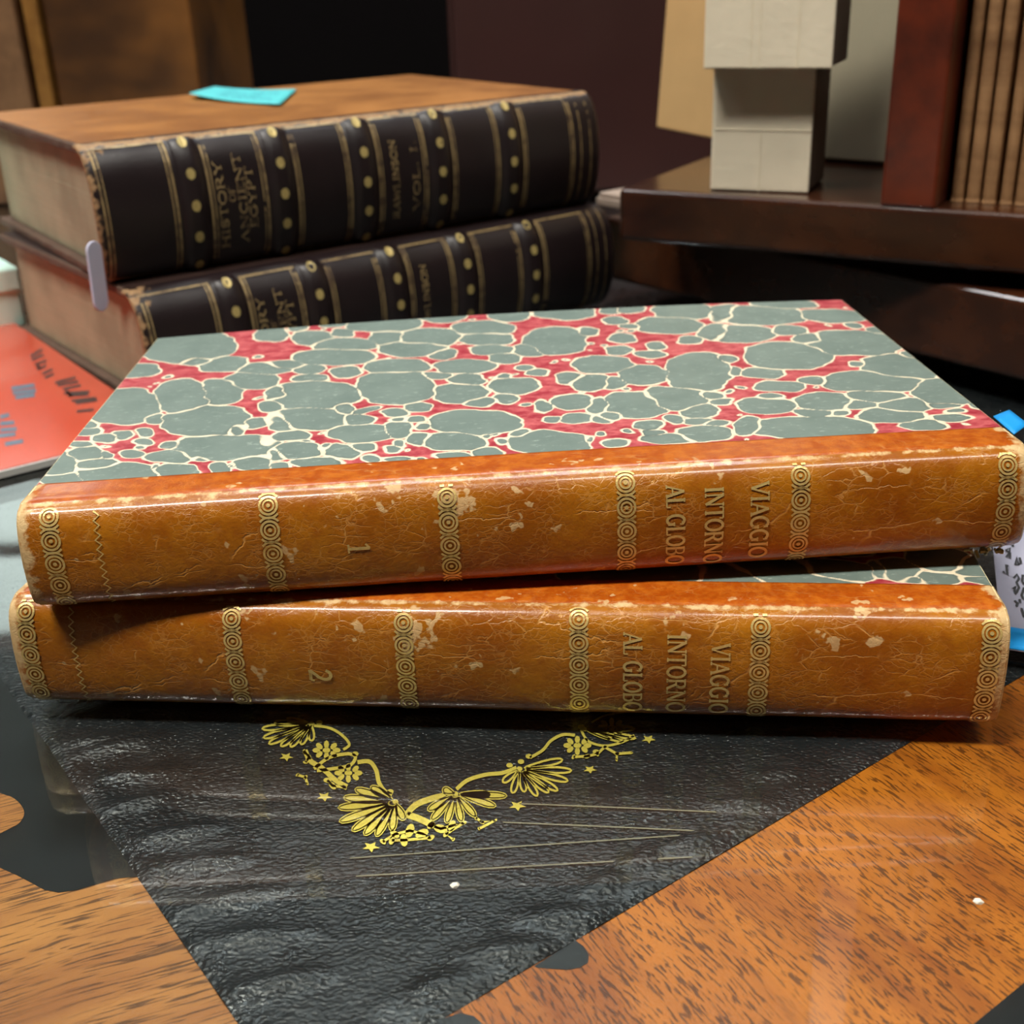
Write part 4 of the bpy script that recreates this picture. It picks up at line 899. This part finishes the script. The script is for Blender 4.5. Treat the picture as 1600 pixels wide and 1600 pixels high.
WR = [[(1580, 851), (1583, 856)], [(1571, 862), (1578, 858), (1577, 866), (1572, 872), (1578, 874), (1578, 866), (1571, 862)], [(1567, 895), (1574, 900), (1572, 884), (1575, 887)],
      [(1586, 885), (1589, 872), (1591, 885), (1595, 882), (1593, 873)], [(1584, 905), (1589, 899), (1592, 906), (1588, 912), (1592, 920), (1588, 928)], [(1582, 922), (1586, 918), (1585, 926), (1588, 930)],
      [(1598, 900), (1597, 910), (1600, 915)], [(1600, 920), (1596, 932), (1599, 938)], [(1585, 940), (1590, 944), (1588, 950)], [(1593, 938), (1594, 944)], [(1596, 952), (1600, 966)]]
for s_ in WR: fl.ribbon([slip_uv(*p) for p in s_], .011)
fl.lay('handwriting', on_slip, M['ink'], sl)
plate('blue_border', [on_slip(0, .0), on_slip(1, .0), on_slip(1, .12), on_slip(0, .12)], M['blue_note'], sl, .0002)

# red printed booklet on the glass at the left, behind it a pale mint card box
ba, bb = Vector((math.cos(DA), math.sin(DA), 0)), Vector((-math.sin(DA), math.cos(DA), 0))
F0 = at(70, 733, z=0.0)
rb = thing('booklet', 'glossy coral-red printed booklet lying on the glass at the left edge', 'booklet', F0, (0, 0, DA))
Wd, Dp = .132, .186
right = .0425
box('pages', (right - Wd, .0004, .0004), (right - .0002, Dp - .0004, .0026), M['white_card'], rb)
box('cover', (right - Wd, .0012, .0026), (right, Dp - .001, .0030), M['red_card'], rb)
RI = (Matrix.Translation(F0) @ Matrix.Rotation(DA, 4, 'Z')).inverted()
def onb(px, py):
    p = RI @ at(px, py, z=.0031); return (p.x, p.y, .00312)
LET = [[(48, 557), (66, 546)], [(50, 562), (68, 554)], [(55, 570), (72, 563), (70, 573), (58, 576)], [(66, 584), (82, 577)], [(70, 590), (84, 584)], [(86, 598), (118, 590)], [(90, 602), (122, 596)], [(98, 608), (126, 602)],
       [(100, 614), (140, 612)], [(106, 618), (138, 616)], [(112, 626), (150, 622)], [(118, 630), (152, 625)], [(120, 643), (146, 640)], [(58, 568), (62, 578)], [(104, 610), (112, 620)]]
fl = Flat()
for s_ in LET: fl.ribbon(s_, 4.2)
fl.lay('printed_title', lambda x, y: onb(x, y), M['grey_print'], rb)
fl = Flat()
for s_ in [[(18, 607), (54, 602)], [(20, 614), (56, 610)], [(24, 621), (54, 617)], [(0, 652), (14, 648)], [(0, 662), (22, 660)], [(0, 672), (26, 670)], [(-10, 682), (24, 678)], [(8, 694), (36, 689)]]: fl.ribbon(s_, 6)
fl.lay('printed_lines', lambda x, y: onb(x, y), M['blue_print'], rb)
mb0 = at(40, 516, z=0.0)
mt = thing('card_box', 'pale mint card box standing behind the red booklet at the left edge', 'box', mb0 + ba * .002 + bb * .004, (0, 0, DA))
box('tray', (-.09, 0, .0003), (0, .05, .022), M['mint'], mt, .0015, 3)
box('lid', (-.0915, -.0010, .0165), (.0010, .0510, .0275), M['mint'], mt, .0015, 3)

# ------------------------------------------------------------------ book stand at the right with what it carries
SR = Vector((.17, .50, 0))
st = thing('book_stand', 'dark wooden book stand with upright divider, shelf and turned base', 'book stand', SR)
SH = Matrix.Translation(Vector((.0458, .4800, 0)) - SR) @ Matrix.Rotation(R(-31.65), 4, 'Z')     # shelf frame
d_ = Vector((math.cos(R(-52.9)), math.sin(R(-52.9)), 0))
BS = Matrix.Translation(Vector((.0614, .5400, 0)) - d_ * .026 - SR) @ Matrix.Rotation(R(-52.9), 4, 'Z')
MB().box((0, 0, .040), (.30, .20, .060), SH).build('shelf', M['stand'], st, .0022, seg=3)
MB().box((0, 0, .006), (.33, .20, .034), BS).build('base', M['stand'], st, .0022, seg=3)
for x, y in ((.03, .03), (.30, .03), (.03, .17), (.30, .17)): MB().box((x - .012, y - .012, .0001), (x + .012, y + .012, .0064), BS).build('foot', M['stand'], st, .001)
b = MB(); n = 20; c_ = SH @ Vector((.15, .10, 0))
for z in (.033, .0405):
    for i in range(n): b.v.append((c_.x + .03 * math.cos(2 * math.pi * i / n), c_.y + .03 * math.sin(2 * math.pi * i / n), z))
b.f += [(i, (i + 1) % n, n + (i + 1) % n, n + i) for i in range(n)] + [tuple(range(n - 1, -1, -1)), tuple(range(n, 2 * n))]
b.build('pivot', M['stand'], st)
MB().box((.1008, .0002, .0595), (.1195, .16, .36), SH).build('upright', M['stand_red'], st, .0012)
MB().box((.1150, .155, .0595), (.2995, .165, .36), SH).build('back_panel', M['stand'], st, .0008)
MB().box((.2815, .0002, .0595), (.2998, .16, .36), SH).build('upright', M['stand_red'], st, .0012)
MB().box((.0998, -.0005, .36), (.3005, .166, .378), SH).build('top_rail', M['stand'], st, .0015)

SW_ = Matrix.Translation(SR) @ SH
# slim brown volumes behind the upright
xs_ = [(.1213, .0044), (.1262, .0050), (.1316, .0048), (.1374, .0044), (.1423, .0048)]
WHICH = ['nearest the red-brown upright', 'second from the red-brown upright', 'third from the upright, scuffed dark', 'fourth from the red-brown upright', 'fifth from the red-brown upright']
for k, (x, w_) in enumerate(xs_):
    p = SW_ @ Vector((x, .0135 + .0006 * (k % 2), .0602)); r = thing('slim_book', 'slim brown volume on the stand, ' + WHICH[k], 'book', p, (0, 0, R(-31.65)), 'slim brown volumes on the stand')
    H = (.21, .206, .212, .208, .204, .209)[k]; b = MB(); n = 6; D = .11
    sec = [(w_ * (.5 - .5 * math.cos(math.pi * i / n)), .0016 * (1 - math.sin(math.pi * i / n))) for i in range(n + 1)] 
    sec = sec + [(w_, .006), (0, .006)]
    m_ = len(sec)
    for z in (0, .0012, H - .0012, H):
        e_ = 0.00025 if z in (.0012, H - .0012) else 0.0
        b.v += [(a + (e_ if a > w_ / 2 else -e_) * -1, c + e_, z) for a, c in sec]
    for q in range(3): b.f += [(q * m_ + i, q * m_ + (i + 1) % m_, (q + 1) * m_ + (i + 1) % m_, (q + 1) * m_ + i) for i in range(m_)]
    b.f += [tuple(range(m_ - 1, -1, -1)), tuple(range(3 * m_, 4 * m_))]
    b.build('spine', M['slim'], r)
    box('cover', (0, .0055, 0), (.0010, D, H), M['slim'], r); box('cover', (w_ - .0010, .0055, 0), (w_, D, H), M['slim'], r)
    box('page_block', (.0010, .006, .001), (w_ - .0010, D - .002, H - .001), M['pages'], r)
    if k == 2:
        Flat().disc((0, 0), .0016, .011).lay('scuff', lambda a, c: (w_ * .5 + a, -.0002 + abs(a) * .25, .078 + c), M['slim_scar'], r)

# two cream paper-covered blocks stacked on the shelf, and the vellum books behind them
zs = .0602
pA, pB = at(1112, 296, z=zs), at(1263, 302, z=zs); yaw = math.atan2(pB.y - pA.y, pB.x - pA.x); wl = (pB - pA).length
htop = at(1117, 105, y=pA.y).z - zs
def block(name, label, p, rz, w, d, h_, creases):
    r = thing(name, label, 'block', p, (0, 0, rz), 'cream blocks on the stand')
    box('core', (.0004, .0006, .0003), (w - .0003, d, h_ - .0003), M['box_side'], r, .0008)
    box('front_cover', (0, -.0006, 0), (w, .0012, h_), M['vellum'], r, .0006)
    box('side_cover', (-.0006, -.0003, 0), (.0006, d, h_), M['vellum'], r, .0004)
    for x0, x1, z0, z1 in creases: box('fold', (x0 * w, -.00085, z0 * h_), (x1 * w, -.0005, z1 * h_), M['vellum'], r, .0001)
    return r
block('paper_block', 'cream paper-covered block standing on the stand shelf, under the wider block', pA, yaw, wl, .030, htop, [(.01, .99, .50, .507), (.485, .497, .0, .5)])
zu = zs + htop + .0003
qA = at(1116, 101, z=zu + .0) ; 
yu = R(-24)
# front of the wider block stands a little before the lower one
ux, uy = Vector((math.cos(yu), math.sin(yu), 0)), Vector((-math.sin(yu), math.cos(yu), 0))
P0 = Vector((pA.x, pA.y, 0)) - uy * .011 - ux * .001; P0.z = zu
block('paper_block', 'wider cream paper-covered block resting on top of the smaller cream block', P0, yu, .0445, .034, .075, [(.36, .368, .0, 1), (.43, .437, 0, 1), (.73, .738, 0, 1)])
def upright_book(label, p, rot, w, d, h_, mat):
    r = thing('vellum_book', label, 'book', p, rot)
    box('front_board', (0, 0, 0), (w, .0022, h_), mat, r, .0009, 3); box('rear_board', (0, d - .0022, 0), (w, d, h_), mat, r, .0009)
    box('spine', (w - .003, .0004, .0002), (w, d - .0004, h_ - .0002), mat, r, .0008)
    box('page_block', (.003, .0022, .003), (w - .003, d - .0022, h_ - .003), M['pages'], r)
    return r
tp = at(1018, 222, z=zs)
upright_book('tan vellum-bound book leaning behind the cream blocks and past the shelf end', tp + Vector((.002, .0, .0066)), (0, R(5), R(-46)), .075, .016, .16, M['tan_vellum'])
vp = at(1235, 249, z=zs) + Vector((0, 0, .0012))
upright_book('grey-cream vellum book standing between the cream blocks and the upright', vp, (R(-3), 0, R(-40)), .057, .016, .17, M['vellum_grey'])
# a pale scrap on the stand base beside the dark volumes
pc = at(948, 334, z=.0343)
pl_ = thing('paper_scrap', 'small pale folded card lying on the stand base behind the dark volumes', 'card', pc + Vector((.004, .012, 0)), (0, 0, R(-52.9)))
box('leaf', (-.012, 0, .0002), (.010, .02, .0040), M['pale_bit'], pl_, .0006); box('leaf', (-.011, .001, .0041), (.009, .019, .0062), M['pale_bit'], pl_, .0006)

# ------------------------------------------------------------------ cabinet at the left, behind
YC = .86
def cx(px): return at(px, 80, y=YC).x
cb = thing('wooden_cabinet', 'small burl-wood cabinet standing on the desk behind the dark volumes', 'cabinet', (cx(310), YC, .0002))
X0 = cb.location.x
box('carcass', (-.40, .012, 0), (-.004, .20, .205), M['burl'], cb, .002)
box('door_panel', (cx(78) - X0, 0, 0), (-.002, .014, .205), M['burl'], cb, .002)
box('stile', (cx(51) - X0, -.006, 0), (cx(75) - X0, .012, .205), M['cab_gold'], cb, .002)
box('side_panel', (-.40, -.004, 0), (cx(38) - X0, .012, .205), M['cab_light'], cb, .002)
mc = thing('maroon_cabinet', 'dark maroon wooden cabinet standing behind the stand and the dark volumes', 'cabinet', (at(700, 60, y=.80).x, .80, .0002))
wm = .55 - mc.location.x
box('carcass', (0, .012, 0), (wm, .20, .30), M['maroon'], mc, .002)
box('door', (.004, 0, .004), (wm / 2 - .001, .013, .296), M['maroon'], mc, .002); box('door', (wm / 2 + .001, 0, .004), (wm - .004, .013, .296), M['maroon'], mc, .002)
# crumbs on the glass
for px, py, s, lab in [(711, 1384, .0009, 'tiny white crumb on the glass over the black leather'), (1528, 1409, .0010, 'tiny white crumb on the glass over the veneer at the right')]:
    p = at(px, py, z=.0005); b = MB(); vv_ = []
    for i in range(14):
        a = i * 2.4; zz = 1 - 2 * (i + .5) / 14; q = math.sqrt(1 - zz * zz) * random.uniform(.75, 1.1); vv_.append((s * q * math.cos(a), s * q * .8 * math.sin(a), .0006 + .0005 * zz))
    import bmesh
    bm_ = bmesh.new(); [bm_.verts.new(v) for v in vv_]; bmesh.ops.convex_hull(bm_, input=bm_.verts); me = bpy.data.meshes.new('paper_crumb'); bm_.to_mesh(me); bm_.free(); me.materials.append(M['crumb'])
    o = bpy.data.objects.new('paper_crumb', me); C.objects.link(o); o.location = (p.x, p.y, 0.0); tag(o, lab, 'crumb')
